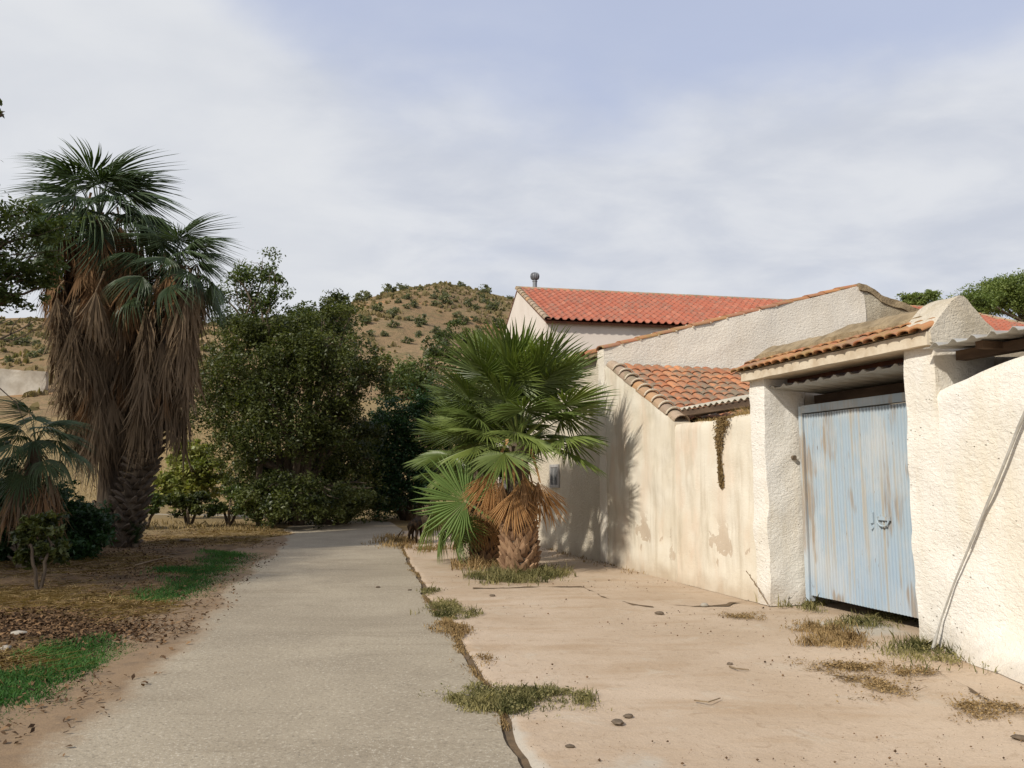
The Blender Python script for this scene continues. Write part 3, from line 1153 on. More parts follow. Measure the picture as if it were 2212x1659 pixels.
def low_wall():
    r = bthing('low_wall', 'cream stained low wall between the left gate pier and the tiled shed', 'wall', 0.0, 1.3)

    def warp(P):
        Q = P.copy()
        Q[:, 2] = P[:, 2] * (1 + 0.006 * np.sin(P[:, 1] * 4.0))
        front = P[:, 0] < 0.05
        Q[:, 0] += np.where(front, 0.03 * np.clip((P[:, 2] - 2.31) / 0.09, 0, 1) ** 2, 0)
        return Q
    P, F = rough_box((0.004, 0.25, 0), (0.30, 2.39, 2.40), 0.07, 0.014, 3.2, 5, warp)
    bpart('wall_face', P, F, MAT['yellow_plaster'], r, True)
    r2 = bthing('sheet_roof', 'weathered corrugated sheet roof behind the low cream wall, beside the shed tiles', 'roof', 0.15, 1.3)
    V, F = corrugated(0.13, 3.6, 0.32, 2.46, lambda n: 2.635 + 0.20 * (n - 0.13), 0.155, 0.035, 0.007, 'sine')
    bpart('corrugated_sheet', V, F, MAT['fibre_sheet'], r2)
    b = MB()
    b.box((0.16, 0.32, 2.54), (0.26, 2.44, 2.63))
    b.bbuild('beam', MAT['dark_wood'], r2)
    for tt in (0.8, 1.5, 2.15):
        b = MB()
        V, F = [], []
        for n, z in ((0.27, 2.60), (3.0, 3.15)):
            for dt in (0, 0.07):
                for dz in (-0.08, 0):
                    V.append((n, tt + dt, z + dz - 0.01))
        b.add(V, [(0, 2, 3, 1), (4, 5, 7, 6), (0, 1, 5, 4), (2, 6, 7, 3), (1, 3, 7, 5), (0, 4, 6, 2)])
        b.bbuild('rafter', MAT['dark_wood'], r2)


low_wall()


def shed():
    r = bthing('tiled_shed', 'lean-to shed with old orange barrel tiles and stained cream wall beside the palm', 'shed', 0.0, 3.7)

    def zr(t):
        return np.interp(t, [2.39, 2.45, 4.92, 5.0], [2.44, 2.47, 3.66, 3.70])

    def warp(P):
        Q = P.copy()
        Q[:, 2] = P[:, 2] / 3.0 * zr(P[:, 1])
        return Q
    P, F = rough_box((0.001, 2.34, 0), (0.28, 4.985, 3.0), 0.07, 0.014, 3.2, 5, warp)
    bpart('wall', P, F, MAT['yellow_plaster'], r, True)
    # end wall under the lowest tiles, carried down to keep light out
    P, F = rough_box((0.285, 2.40, 0.0), (3.2, 2.55, 2.43), 0.1, 0.01, 3, 15)
    bpart('eave_wall', P, F, MAT['mortar'], r, True)
    sl = math.atan2(3.66 - 2.47, 4.92 - 2.45)
    up = Vector((0, math.cos(sl), math.sin(sl)))
    x, y, z = axes(up)
    tv_, tf = barrel_tile(0.225, 0.40, 0.070, 0.014, 7, 0.14)
    me = raw_mesh('roof_tile', tv_, tf)
    me.materials.append(MAT['old_tile'])
    # tile bed
    b = MB()
    b.add([(0.2, 2.43, 2.455), (3.25, 2.43, 2.455), (3.25, 4.95, 3.672), (0.2, 4.95, 3.672), (0.2, 2.43, 2.37), (3.25, 2.43, 2.37), (3.25, 4.95, 3.58), (0.2, 4.95, 3.58)],
          [(0, 1, 2, 3), (4, 7, 6, 5), (0, 4, 5, 1), (1, 5, 6, 2), (2, 6, 7, 3), (3, 7, 4, 0)])
    b.bbuild('tile_bed', MAT['mortar'], r)
    off = Vector((r['_n'], r['_t'], 0))
    nrm = z
    for c in range(14):
        for row in range(9):
            s = 0.30 * row
            n = 0.42 + c * 0.212 + rng.uniform(-.008, .008)
            p = Vector((n, 2.40, 2.462)) + up * (s + rng.uniform(-.015, .015)) + nrm * 0.014
            m = frame(p - off, x, y, z)
            m = tilt(tilt(m, R(rng.uniform(-2.2, 2.2)), 'Z'), R(-2.6))
            put('roof_tile', me, None, r, m)
    # verge tiles bedded on the wall head
    tv_, tf = barrel_tile(0.27, 0.36, 0.105, 0.018, 9, 0.12)
    me2 = raw_mesh('verge_tile', tv_, tf)
    me2.materials.append(MAT['coping_tile'])
    for row in range(10):
        p = Vector((0.13 + rng.uniform(-.01, .01), 2.36, 2.44)) + up * (0.278 * row) + nrm * 0.02
        m = tilt(tilt(frame(p - off, x, y, z), R(rng.uniform(-3, 3)), 'Z'), R(-3.0))
        o = put('verge_tile', me2, None, r, m)
    # pale mortar lips between the verge tiles
    b = MB()
    for row in range(9):
        p = Vector((0.13, 2.36, 2.44)) + up * (0.278 * (row + 1) - 0.012) + nrm * 0.034
        pts = [p + x * (-math.cos(a) * 0.143) + nrm * (math.sin(a) * 0.116) for a in np.linspace(0.05, math.pi - 0.05, 9)]
        b.tube(pts, 0.014, 5)
    lip = b.bbuild('mortar_joints', MAT['limewash'], r)
    lip['kind'] = 'stuff'


shed()


def barn():
    r = bthing('barn', 'large rough white gabled outbuilding behind the tiled shed', 'barn', 0.0, 5.0)
    prof_n = [0.0, 5.85, 6.1, 6.42, 6.9, 7.5, 8.6]
    prof_z = [4.0, 5.62, 5.60, 5.40, 5.28, 5.14, 4.9]

    def warp(P):
        Q = P.copy()
        Q[:, 2] = P[:, 2] / 5.0 * np.interp(P[:, 0], prof_n, prof_z)
        return Q
    P, F = rough_box((0.0, 5.0, 0), (6.02, 5.32, 5.0), 0.09, 0.016, 1.8, 17, warp)
    bpart('gable_wall', P, F, MAT['barn_plaster'], r, True)
    P, F = rough_box((6.022, 5.01, 0), (8.6, 5.33, 5.0), 0.09, 0.03, 2.2, 18, warp)
    bpart('end_wall', P, F, MAT['mossy_plaster'], r, True)
    P, F = rough_box((0.004, 5.322, 0), (0.32, 9.6, 3.93), 0.12, 0.012, 1.5, 19)
    bpart('side_wall', P, F, MAT['cream_plaster'], r, True)
    P, F = rough_box((0.322, 9.3, 0), (8.5, 9.6, 4.0), 0.3, 0.01, 1.5, 20)
    bpart('rear_wall', P, F, MAT['cream_plaster'], r, True)
    # roof slabs
    b = MB()
    b.add([(-0.18, 5.33, 3.94), (5.85, 5.33, 5.55), (5.85, 9.75, 5.55), (-0.18, 9.75, 3.94), (-0.18, 5.33, 3.86), (5.85, 5.33, 5.45), (5.85, 9.75, 5.45), (-0.18, 9.75, 3.86)],
          [(0, 1, 2, 3), (4, 7, 6, 5), (0, 4, 5, 1), (2, 6, 7, 3), (3, 7, 4, 0)])
    b.add([(5.86, 5.34, 5.55), (8.7, 5.34, 4.8), (8.7, 9.75, 4.8), (5.86, 9.75, 5.55), (5.86, 5.34, 5.45), (8.7, 5.34, 4.7), (8.7, 9.75, 4.7), (5.86, 9.75, 5.45)],
          [(0, 1, 2, 3), (4, 7, 6, 5), (0, 4, 5, 1), (2, 6, 7, 3), (1, 5, 6, 2)])
    b.bbuild('roof', MAT['mortar'], r)
    off = Vector((r['_n'], r['_t'], 0))
    # eave tiles along the side wall
    tv_, tf = barrel_tile(0.22, 0.42, 0.07, 0.014, 7, 0.12)
    me = raw_mesh('eave_tile', tv_, tf)
    me.materials.append(MAT['lichen_tile'])
    sl = math.atan2(1.61, 6.03)
    x, y, z = axes(Vector((math.cos(sl), 0, math.sin(sl))))
    for k in range(20):
        p = Vector((-0.27 + rng.uniform(-.015, .015), 5.42 + 0.212 * k, 3.93))
        put('eave_tile', me, None, r, tilt(frame(p - off, x, y, z), R(rng.uniform(-2, 2)), 'Z'))
    # coping tiles up the gable
    sl = math.atan2(5.62 - 4.0, 5.85)
    up = Vector((math.cos(sl), 0, math.sin(sl)))
    x, y, z = axes(up)
    tv_, tf = barrel_tile(0.30, 0.46, 0.060, 0.02, 7, 0.10)
    me = raw_mesh('coping_tile', tv_, tf)
    me.materials.append(MAT['lichen_tile'])
    for k in range(15):
        p = Vector((-0.05, 5.13 + rng.uniform(-.01, .01), 4.0)) + up * (0.405 * k) + z * 0.014
        put('coping_tile', me, None, r, tilt(tilt(frame(p - off, x, y, z), R(rng.uniform(-2.5, 2.5)), 'Z'), R(-2.2)))
    # right-hand slope: tiles sunk in mossy mortar
    P, F = rough_box((5.9, 4.97, 4.9), (8.6, 5.36, 5.06), 0.09, 0.03, 3, 22,
                     lambda Q: np.stack([Q[:, 0], Q[:, 1], Q[:, 2] - 4.98 + np.interp(Q[:, 0], prof_n, prof_z)], -1))
    bpart('mortar_cap', P, F, MAT['mortar'], r, True)
    b = MB()
    for k in range(10):
        b.tube([(-0.01 + 0.405 * 1.0 * math.cos(sl) * (k + 1) * 1.4 * 0.7, 4.975, 4.0 + 0.405 * math.sin(sl) * (k + 1) * 0.98 - 0.01),
                (-0.01 + 0.405 * math.cos(sl) * (k + 1) * 0.98, 5.29, 4.0 + 0.405 * math.sin(sl) * (k + 1) * 0.98 + 0.075)], 0.018, 5)
    o = b.bbuild('mortar_joints', MAT['limewash'], r)
    o['kind'] = 'stuff'
    # small window in the side wall
    b = MB()
    w = (7.46, 8.02, 1.36, 1.86)
    b.box((-0.035, w[0], w[2]), (0.0, w[0] + 0.06, w[3]))
    b.box((-0.035, w[1] - 0.06, w[2]), (0.0, w[1], w[3]))
    b.box((-0.035, w[0] + 0.06, w[3] - 0.06), (0.0, w[1] - 0.06, w[3]))
    b.box((-0.035, w[0] + 0.06, w[2]), (0.0, w[1] - 0.06, w[2] + 0.06))
    wf = b.bbuild('window', MAT['window_frame'], r)
    b = MB()
    b.box((-0.014, w[0] + 0.062, w[2] + 0.062), (-0.009, w[1] - 0.062, w[3] - 0.062))
    b.bbuild('pane', MAT['glass_dark'], r, parent=wf)
    b = MB()
    for k in range(4):
        tt = w[0] + 0.06 + (k + 1) * (w[1] - w[0] - 0.12) / 5
        b.tube([(-0.024, tt, w[2] + 0.06), (-0.024, tt, w[3] - 0.06)], 0.008, 6)
    b.bbuild('bars', MAT['window_frame'], r, parent=wf)


barn()


# ------------------------------------------------------------------ the house behind
def house():
    A = R(11.5)
    e1 = np.array([math.cos(A), math.sin(A), 0])          # along the ridge
    e2 = np.array([-math.sin(A), math.cos(A), 0])         # away from the viewer
    base = np.array([1.10, 25.0, 0])
    r = thing('house', 'large house with bright red tiled roof and pale walls behind the outbuildings', 'house', base, A)
    L, D = 21.0, 9.2
    ez, rz_ = 6.55, 8.62
    sl = math.atan2(rz_ - ez, D / 2)
    up = Vector((0, math.cos(sl), math.sin(sl)))
    x, y, z = axes(up)
    lip = 0.22
    # walls with gable
    b = MB()
    y0, y1 = lip, D - lip
    gz = ez + lip * math.tan(sl) - 0.06
    b.add([(0.02, y0, 0), (L - .1, y0, 0), (L - .1, y1, 0), (0.02, y1, 0), (0.02, y0, gz), (L - .1, y0, gz), (L - .1, y1, gz), (0.02, y1, gz), (0.02, D / 2, rz_ - 0.05)],
          [(0, 1, 5, 4), (1, 2, 6, 5), (2, 3, 7, 6), (3, 0, 4, 8, 7)])
    b.build('wall', MAT['house_plaster'], r)
    # roof boards
    hip = 2.4
    b = MB()
    b.add([(0, 0.04, ez - 0.02), (L, 0.04, ez - 0.02), (L - hip, D / 2, rz_ - 0.02), (0, D / 2, rz_ - 0.02), (0, D - .04, ez - 0.02), (L, D - .04, ez - 0.02),
           (0, 0.06, ez - 0.09), (L - .05, 0.06, ez - 0.09), (L - .05, D - .06, ez - 0.09), (0, D - .06, ez - 0.09), (0, D / 2, rz_ - 0.09)],
          [(0, 1, 2, 3), (3, 2, 5, 4), (1, 5, 2), (0, 6, 7, 1), (4, 5, 8, 9), (1, 7, 8, 5), (0, 3, 10, 6), (3, 4, 9, 10), (6, 10, 9, 8, 7)])
    b.build('roof_deck', MAT['red_steel'], r)
    tv_, tf = wave_tile(0.25, 0.41, 0.066)
    me = raw_mesh('roof_tile', tv_, tf)
    me.materials.append(MAT['house_tile'])
    rows, cols = 13, 82
    gauge = (D / 2 / math.cos(sl) + 0.02) / rows
    V, F = [], []
    nb = 0
    for row in range(rows):
        for c in range(cols):
            px = 0.14 + c * 0.253
            p = Vector((px, -0.08, ez)) + up * (gauge * row) + z * 0.016
            if px > L - hip * (row + 0.7) / rows - 0.05:
                continue
            m = tilt(tilt(frame(p, x, y, z), R(rng.uniform(-.7, .7)), 'Z'), R(-2.2))
            if row < 8 and c < 36 and nb < 288:
                put('roof_tile', me, None, r, m)
                nb += 1
            else:
                k = len(V)
                for q in tv_:
                    V.append(tuple(m @ Vector(q)))
                F.extend([tuple(i + k for i in f) for f in tf])
    o = put('roof_tile_field', raw_mesh('roof_tile_field', V, F), MAT['house_tile'], r)
    o['kind'] = 'stuff'
    # ridge and hip tiles
    tv_, tf = barrel_tile(0.26, 0.44, 0.10, 0.016, 7, 0.1)
    me = raw_mesh('ridge_tile', tv_, tf)
    me.materials.append(MAT['coping_tile'])
    xr, yr, zr = axes(Vector((-1, 0, 0)))
    n = int((L - hip) / 0.40)
    for k in range(n):
        p = Vector(((k + 1) * (L - hip) / n, D / 2, rz_ + 0.005))
        put('ridge_tile', me, None, r, tilt(frame(p, xr, yr, zr), R(2.0)))
    hv = Vector((L - hip, D / 2, rz_)) - Vector((L, 0, ez))
    xh, yh, zh = axes(hv)
    for k in range(12):
        p = Vector((L, 0, ez)) + hv * (k / 12) + Vector((0, 0, 0.05))
        put('ridge_tile', me, None, r, frame(p, xh, yh, zh))
    # verge tiles down the gable
    tv_, tf = barrel_tile(0.22, 0.42, 0.085, 0.016, 7, 0.1)
    me = raw_mesh('verge_tile', tv_, tf)
    me.materials.append(MAT['coping_tile'])
    for k in range(13):
        p = Vector((0.02, -0.06, ez)) + up * (gauge * k) + z * 0.02
        put('verge_tile', me, None, r, tilt(frame(p, x, y, z), R(-2.4)))
    # flue with a ball cowl
    b = MB()
    fx, fy = 0.78, D / 2 + 0.35
    b.tube([(fx, fy, rz_ - 0.6), (fx, fy, rz_ + 0.48)], 0.085, 14)
    b.tube([(fx, fy, rz_ + 0.40), (fx, fy, rz_ + 0.43)], 0.100, 14)
    ch = b.build('chimney', MAT['flue_metal'], r)
    b = MB()
    prof = [(rz_ + 0.48, 0.11), (rz_ + 0.50, 0.13), (rz_ + 0.55, 0.155), (rz_ + 0.61, 0.165), (rz_ + 0.68, 0.155), (rz_ + 0.74, 0.11), (rz_ + 0.77, 0.03)]
    b.tube([(fx, fy, q[0]) for q in prof], [q[1] for q in prof], 16)
    for k in range(16):
        a = 2 * math.pi * k / 16
        b.tube([(fx + math.cos(a) * q[1] * 1.03, fy + math.sin(a) * q[1] * 1.03, q[0]) for q in prof[1:6]], 0.012, 4)
    b.build('cowl', MAT['flue_metal'], ch)


house()


# ------------------------------------------------------------------ foliage
def leaf_cloud(blobs, total, size, rs, aspect=0.45, clump_leaves=26, clump_rel=0.17, shell=0.45, up=0.35, hang=0.0, bough=11):
    """leaves gathered in clumps; blobs = list of (centre, radii)"""
    vols = np.array([np.prod(b[1]) ** (2 / 3) for b in blobs])
    cnt = np.maximum(60, (total * vols / vols.sum()).astype(int))
    C, T = [], []
    for (c, rad), n in zip(blobs, cnt):
        rad = np.asarray(rad, float)
        k = max(3, int(n / clump_leaves))
        d = rs.normal(size=(k, 3))
        d /= np.linalg.norm(d, axis=1, keepdims=True)
        rr = rs.random(k) ** shell
        cc = np.asarray(c) + d * rr[:, None] * rad * (0.82 + 0.36 * rs.random((k, 1)))
        if bough:
            nb_ = min(k, max(5, int(k / bough)))
            bo = rs.integers(0, nb_, k)
            mix_ = rs.random((k, 1)) < 0.75
            cc = np.where(mix_, cc[bo] + rs.normal(size=(k, 3)) * rad * (0.22, 0.22, 0.15), cc)
        sg = clump_rel * rad.mean() * (0.6 + 0.8 * rs.random(k))
        which = rs.integers(0, k, n)
        g = rs.normal(size=(n, 3))
        g /= np.maximum(1, np.linalg.norm(g, axis=1, keepdims=True) / 1.7)
        g[:, 2] *= 0.7
        C.append(cc[which] + g * sg[which][:, None])
        ct = rs.random(k)
        if bough:
            ct = np.clip(0.95 * rs.random(nb_)[bo] ** 1.3 + 0.35 * ct - 0.12, 0, 1)
        T.append(np.clip(ct[which] * 0.7 + rs.random(n) * 0.5 - 0.1, 0, 1))
    C = np.concatenate(C)
    T = np.concatenate(T)
    n = len(C)
    nr = rs.normal(size=(n, 3))
    nr[:, 2] = np.abs(nr[:, 2]) + up
    nr /= np.linalg.norm(nr, axis=1, keepdims=True)
    u = rs.normal(size=(n, 3))
    u[:, 2] -= hang
    u -= nr * (u * nr).sum(1, keepdims=True)
    u /= np.linalg.norm(u, axis=1, keepdims=True)
    w = np.cross(nr, u)
    s = size * (0.6 + 0.8 * rs.random(n))[:, None]
    V = np.stack([C - u * s * 0.5, C + w * s * aspect * 0.5 + nr * s * 0.06, C + u * s * 0.5, C - w * s * aspect * 0.5 + nr * s * 0.06], 1).reshape(-1, 3)
    F = np.arange(4 * n).reshape(n, 4)
    return V, F, np.repeat(T, 4)


def limb(b, p, q, r0, r1, rs, k=6, seg=5, wob=0.06):
    p = np.asarray(p, float)
    q = np.asarray(q, float)
    ln = np.linalg.norm(q - p)
    pts, rad = [], []
    for i in range(seg + 1):
        f = i / seg
        w = rs.normal(size=3) * wob * ln * math.sin(math.pi * f) * 0.6
        pts.append(p + (q - p) * f + w + np.array([0, 0, 0.10 * ln * math.sin(math.pi * f)]))
        rad.append(r0 + (r1 - r0) * f)
    b.tube(pts, rad, k)
    return pts


def PB(px, py, rx, ry, Y, dz=0.0, rd=None):
    """crown blob from its place in the view and its distance"""
    c = atY(px, py, Y + dz)
    s = (Y + dz) / FPX
    return (c, (rx * s, (rd if rd is not None else 0.75 * (rx + ry) * 0.5 * s * 1.1), ry * s))


def tree(name, label, base, blobs, nleaf, leaf, size, mat, tr, seed, cat='tree', group=None, fork=None, aspect=0.45, shell=0.45, stems=1, clump_rel=0.17, limbs=3, hang=0.2, bark='bark'):
    rs = np.random.default_rng(seed)
    base = np.array([base[0], base[1], float(gh(base[0], base[1])) - 0.03])
    r = thing(name, label, cat, base, 0, group)
    b = MB()
    blobs = list(blobs)
    cs = [np.asarray(q[0]) for q in blobs]
    mid = np.mean(cs, axis=0)
    zlow = min(q[0][2] - q[1][2] for q in blobs)
    ft = fork if fork is not None else max(0.5, (zlow - base[2]) * 0.9 + 0.25 * (mid[2] - zlow))
    for s in range(stems):
        a = 2 * math.pi * s / max(1, stems) + 0.7
        off = np.array([math.cos(a), math.sin(a), 0]) * (0.0 if stems == 1 else tr * 1.2)
        top = base + np.array([(mid[0] - base[0]) * 0.35, (mid[1] - base[1]) * 0.35, ft]) + off * 4
        pts = limb(b, base + off * 0.6, top, tr, tr * 0.7, rs, 9, 6, 0.03)
        mine = [q for i, q in enumerate(blobs) if i % stems == s]
        for c, rad in mine:
            m = limb(b, top, np.asarray(c), tr * 0.55, tr * 0.18, rs, 6, 5, 0.07)
            for j in range(limbs):
                d = rs.normal(size=3)
                d[2] = abs(d[2]) * 0.7
                d /= np.linalg.norm(d)
                st = m[rs.integers(2, len(m))]
                limb(b, st, np.asarray(c) + d * np.asarray(rad) * 0.85, tr * 0.2, tr * 0.04, rs, 5, 4, 0.08)
    V = np.array(b.v) - base
    put('trunk', raw_mesh('trunk', V, b.f, None, True), MAT[bark], r)
    V, F, T = leaf_cloud(blobs, nleaf, size, rs, aspect, 26, clump_rel, shell, 0.35, hang)
    put('crown', raw_mesh('crown', V - base, F, T), MAT[mat], r)
    return r


# ------------------------------------------------------------------ fan palms
def frond_mesh(name, seed, mat, nseg=42, Rr=0.8, pet=1.0, A=R(135), split=0.5, pitch=R(-28), fold=0.22, droop=0.12, tip=0.16, sag=0.12, pleat=0.55, jitter=0.03, tight=1.0):
    rs = np.random.default_rng(seed)
    V, F, T = [], [], []

    def add(vs, fs, tt):
        k = len(V)
        V.extend(vs)
        T.extend([tt] * len(vs) if not hasattr(tt, '__len__') else tt)
        F.extend([tuple(i + k for i in f) for f in fs])
    # petiole
    n = 7
    vs = []
    for i in range(n):
        f = i / (n - 1)
        w = 0.030 * (1 - f) + 0.011 * f
        x_ = pet * f
        z_ = -sag * f * f
        vs += [(x_, -w, z_), (x_, w, z_), (x_, 0, z_ - w * 0.9)]
    fs = []
    for i in range(n - 1):
        a, b_ = 3 * i, 3 * i + 3
        fs += [(a, a + 1, b_ + 1, b_), (a + 1, a + 2, b_ + 2, b_ + 1), (a + 2, a, b_, b_ + 2)]
    add(vs, fs, 0.75)
    h = np.array([pet, 0, -sag])
    fwd = np.array([math.cos(pitch), 0, math.sin(pitch)])
    nrm = np.array([-math.sin(pitch), 0, math.cos(pitch)])
    lat = np.array([0, 1.0, 0])
    rr = np.array([0.03, 0.22, split * 0.7, split, split + (1 - split) * 0.4, split + (1 - split) * 0.75, 1.0])
    da = A / nseg
    bowl = rs.uniform(-0.05, 0.12)
    for i in range(nseg):
        a = A * (2 * (i + 0.5) / nseg - 1) * tight + rs.normal() * jitter
        ln = Rr * (1 - 0.30 * (abs(a) / A) ** 2) * rs.uniform(0.92, 1.04)
        dr = math.cos(a) * fwd + math.sin(a) * lat
        pp = -math.sin(a) * fwd + math.cos(a) * lat
        td = tip * rs.uniform(0.4, 1.7)
        bend = rs.normal() * 0.05
        vs, tt = [], []
        tb = rs.uniform(0.25, 0.75)
        for q in rr:
            r_ = q * ln
            if q <= split:
                w = r_ * math.tan(da) * 1.02
            else:
                w = split * ln * math.tan(da) * max(0.0, (1 - q) / (1 - split)) ** 0.75
            c = h + dr * r_ + nrm * (fold * (1 - math.cos(a)) * -0.35 * r_ + bowl * r_ * r_ / Rr)
            c = c + nrm * (-fold * abs(math.sin(a)) * r_ * 0.5)
            c = c + np.array([0, 0, -droop * (r_ / Rr) ** 2 * Rr])
            if q > split:
                f = (q - split) / (1 - split)
                c = c + np.array([0, 0, -td * f * f * Rr]) + pp * bend * f * f * Rr
            hp = w * pleat
            vs += [c - pp * w - nrm * hp, c + nrm * hp, c + pp * w - nrm * hp]
            tv_ = np.clip(tb + 0.15 * q + (0.1 if q < 0.3 else 0), 0, 1)
            tt += [tv_, tv_ + 0.1, tv_]
        fs = []
        for k in range(len(rr) - 1):
            a0, b0 = 3 * k, 3 * k + 3
            fs += [(a0, a0 + 1, b0 + 1, b0), (a0 + 1, a0 + 2, b0 + 2, b0 + 1)]
        add(vs, fs, tt)
    me = raw_mesh(name, V, F, np.array(T))
    me.materials.append(MAT[mat])
    return me


def hanging_mesh(name, seed, mat, nseg=30, ln=1.15, out=0.45, drop=0.35, spread=0.42):
    nseg = int(nseg * 1.9)
    """a dead fan collapsed against the trunk: x = outward, z = up"""
    rs = np.random.default_rng(seed)
    V, F, T = [], [], []
    pts = [np.array([0, 0, 0.0]), np.array([out * 0.6, 0, 0.02]), np.array([out, rs.normal() * 0.05, -drop * 0.4]), np.array([out * 1.08, rs.normal() * 0.06, -drop])]
    for i, p in enumerate(pts):
        w = 0.028 - 0.005 * i
        V += [p + (0, -w, 0), p + (0, w, 0), p + (w * 0.8, 0, -w * 0.6)]
        T += [0.8] * 3
    for i in range(3):
        a, b_ = 3 * i, 3 * i + 3
        F += [(a, a + 1, b_ + 1, b_), (a + 1, a + 2, b_ + 2, b_ + 1), (a + 2, a, b_, b_ + 2)]
    h = pts[-1]
    for i in range(nseg):
        f = (i + 0.5) / nseg * 2 - 1
        ang = spread * f + rs.normal() * 0.15
        oa = rs.normal() * 0.12 + 0.06 - 0.18 * abs(f)
        d = np.array([oa, math.sin(ang), -math.cos(ang)])
        d /= np.linalg.norm(d)
        L_ = ln * rs.uniform(0.6, 1.08) * (1 - 0.15 * abs(f))
        wmax = rs.uniform(0.005, 0.012) if rs.random() < 0.75 else rs.uniform(0.015, 0.030)
        curl = rs.normal(size=2) * 0.10
        pv = np.cross(d, [1, 0, 0])
        pv /= np.linalg.norm(pv)
        tw = rs.uniform(-0.8, 0.8)
        side = pv * math.cos(tw) + np.array([1, 0, 0]) * math.sin(tw)
        k0 = len(V)
        tb = rs.random()
        for j, q in enumerate((0.02, 0.25, 0.5, 0.75, 1.0)):
            w = wmax * (0.35, 0.8, 1.0, 0.65, 0.08)[j]
            zig = rs.normal(size=3) * 0.022 * q
            fl = max(0, q - 0.4)
            c = h + d * L_ * q + np.array([curl[0], curl[1], 0]) * fl * fl * 2.2 + zig
            g = (c - h)
            c = c + np.array([0, -g[1] * 0.25 * q, 0])
            V += [c - side * w, c + side * w]
            T += [tb * 0.8 + 0.1 * q, tb * 0.8 + 0.15]
        for j in range(4):
            a = k0 + 2 * j
            F.append((a, a + 1, a + 3, a + 2))
    me = raw_mesh(name, np.array(V), F, np.array(T))
    me.materials.append(MAT[mat])
    return me


def boot_mesh(name, mat, w=0.16, l=0.19, th=0.05, seed=0):
    rs = np.random.default_rng(seed)
    # x across, z up the trunk, y outward; a broad stub, pointed above and cut off
    pr = [(-0.5, 0.0, 0.012), (0.5, 0.0, 0.012), (0.44, 0.36, 0.030), (0.26, 0.72, 0.052), (0.07, 1.0, 0.075), (-0.07, 1.0, 0.075), (-0.26, 0.72, 0.052), (-0.44, 0.36, 0.030)]
    V = [(x * w * rs.uniform(.92, 1.08), y * th / 0.05, z * l) for x, z, y in pr]
    V += [(x * w * 0.9, y * th / 0.05 - 0.045, z * l) for x, z, y in pr]
    V.append((0, th * 1.0, 0.42 * l))
    n = len(pr)
    F = [(i, (i + 1) % n, 2 * n) for i in range(n)]
    F += [(i, n + i, n + (i + 1) % n, (i + 1) % n) for i in range(n)]
    me = raw_mesh(name, V, F, np.array([0.3, 0.3, 0.5, 0.75, 0.95, 0.95, 0.75, 0.5] + [0.0] * n + [0.6]))
    me.materials.append(MAT[mat])
    return me


def dir_frame(o, az, el, roll=0.0):
    d = Vector((math.cos(az) * math.cos(el), math.sin(az) * math.cos(el), math.sin(el)))
    y = Vector((-math.sin(az), math.cos(az), 0))
    z = d.cross(y)
    return frame(o, d, y, z) @ Matrix.Rotation(roll, 4, 'X')


def trunk_path(base, top, n=9, bow=0.0):
    base = np.asarray(base, float)
    top = np.asarray(top, float)
    return [base + (top - base) * f + np.array([bow * math.sin(math.pi * f), 0, 0]) for f in np.linspace(0, 1, n)]


def palm_trunk(r, base, pts, rad, bark, boots, count, spacing, per, z0, z1, seed, size=1.0, lean=R(-14)):
    rs = np.random.default_rng(seed)
    b = MB()
    b.tube([np.asarray(p) - base for p in pts], rad, 16)
    b.build('trunk', MAT[bark], r, True)
    P = np.array(pts) - base
    k = 0
    row = 0
    z = z0
    while z < z1 and k < count:
        x = np.interp(z, P[:, 2], P[:, 0])
        y = np.interp(z, P[:, 2], P[:, 1])
        rr = np.interp(z, P[:, 2], rad)
        for j in range(per):
            a = 2 * math.pi * (j + 0.5 * (row % 2)) / per + rs.normal() * 0.06
            o = Vector((x + math.cos(a) * rr * 0.99, y + math.sin(a) * rr * 0.99, z + rs.normal() * 0.012))
            xa = Vector((-math.sin(a), math.cos(a), 0))
            ya = Vector((math.cos(a), math.sin(a), 0))
            m = frame(o, xa, -ya * -1, Vector((0, 0, 1)))
            m = m @ Matrix.Rotation(lean + rs.normal() * 0.12, 4, 'X') @ Matrix.Rotation(rs.normal() * 0.16, 4, 'Y') @ Matrix.Scale(size * rs.uniform(0.85, 1.15), 4)
            put('leaf_base', boots[rs.integers(0, len(boots))], None, r, m)
            k += 1
            if k >= count:
                break
        z += spacing
        row += 1


BOOT_B = [boot_mesh('leaf_base', 'boot_brown', seed=i) for i in range(3)]
BOOT_D = [boot_mesh('leaf_base', 'boot_dark', 0.13, 0.17, 0.06, seed=10 + i) for i in range(3)]
GREEN = [frond_mesh('frond', 100 + i, 'palm_green', 44, 0.82, p, R(a), s, R(q), f, d, t_) for i, (p, a, s, q, f, d, t_) in enumerate([
    (1.05, 128, 0.52, -22, 0.25, 0.10, 0.10), (0.95, 140, 0.50, -36, 0.18, 0.08, 0.12), (1.10, 120, 0.55, -12, 0.32, 0.14, 0.10),
    (0.90, 135, 0.48, -48, 0.22, 0.06, 0.14), (1.00, 132, 0.52, -30, 0.40, 0.12, 0.08), (1.15, 125, 0.50, -40, 0.15, 0.10, 0.12)])]
ERECT = [frond_mesh('frond', 150 + i, 'palm_green', 44, 0.86, p, R(a), s, R(q), f, d, t_) for i, (p, a, s, q, f, d, t_) in enumerate([
    (1.15, 125, 0.52, -8, 0.20, 0.04, 0.06), (1.05, 138, 0.50, -20, 0.14, 0.04, 0.08), (1.20, 120, 0.55, -2, 0.28, 0.05, 0.06), (1.0, 132, 0.5, -28, 0.18, 0.03, 0.08)])]
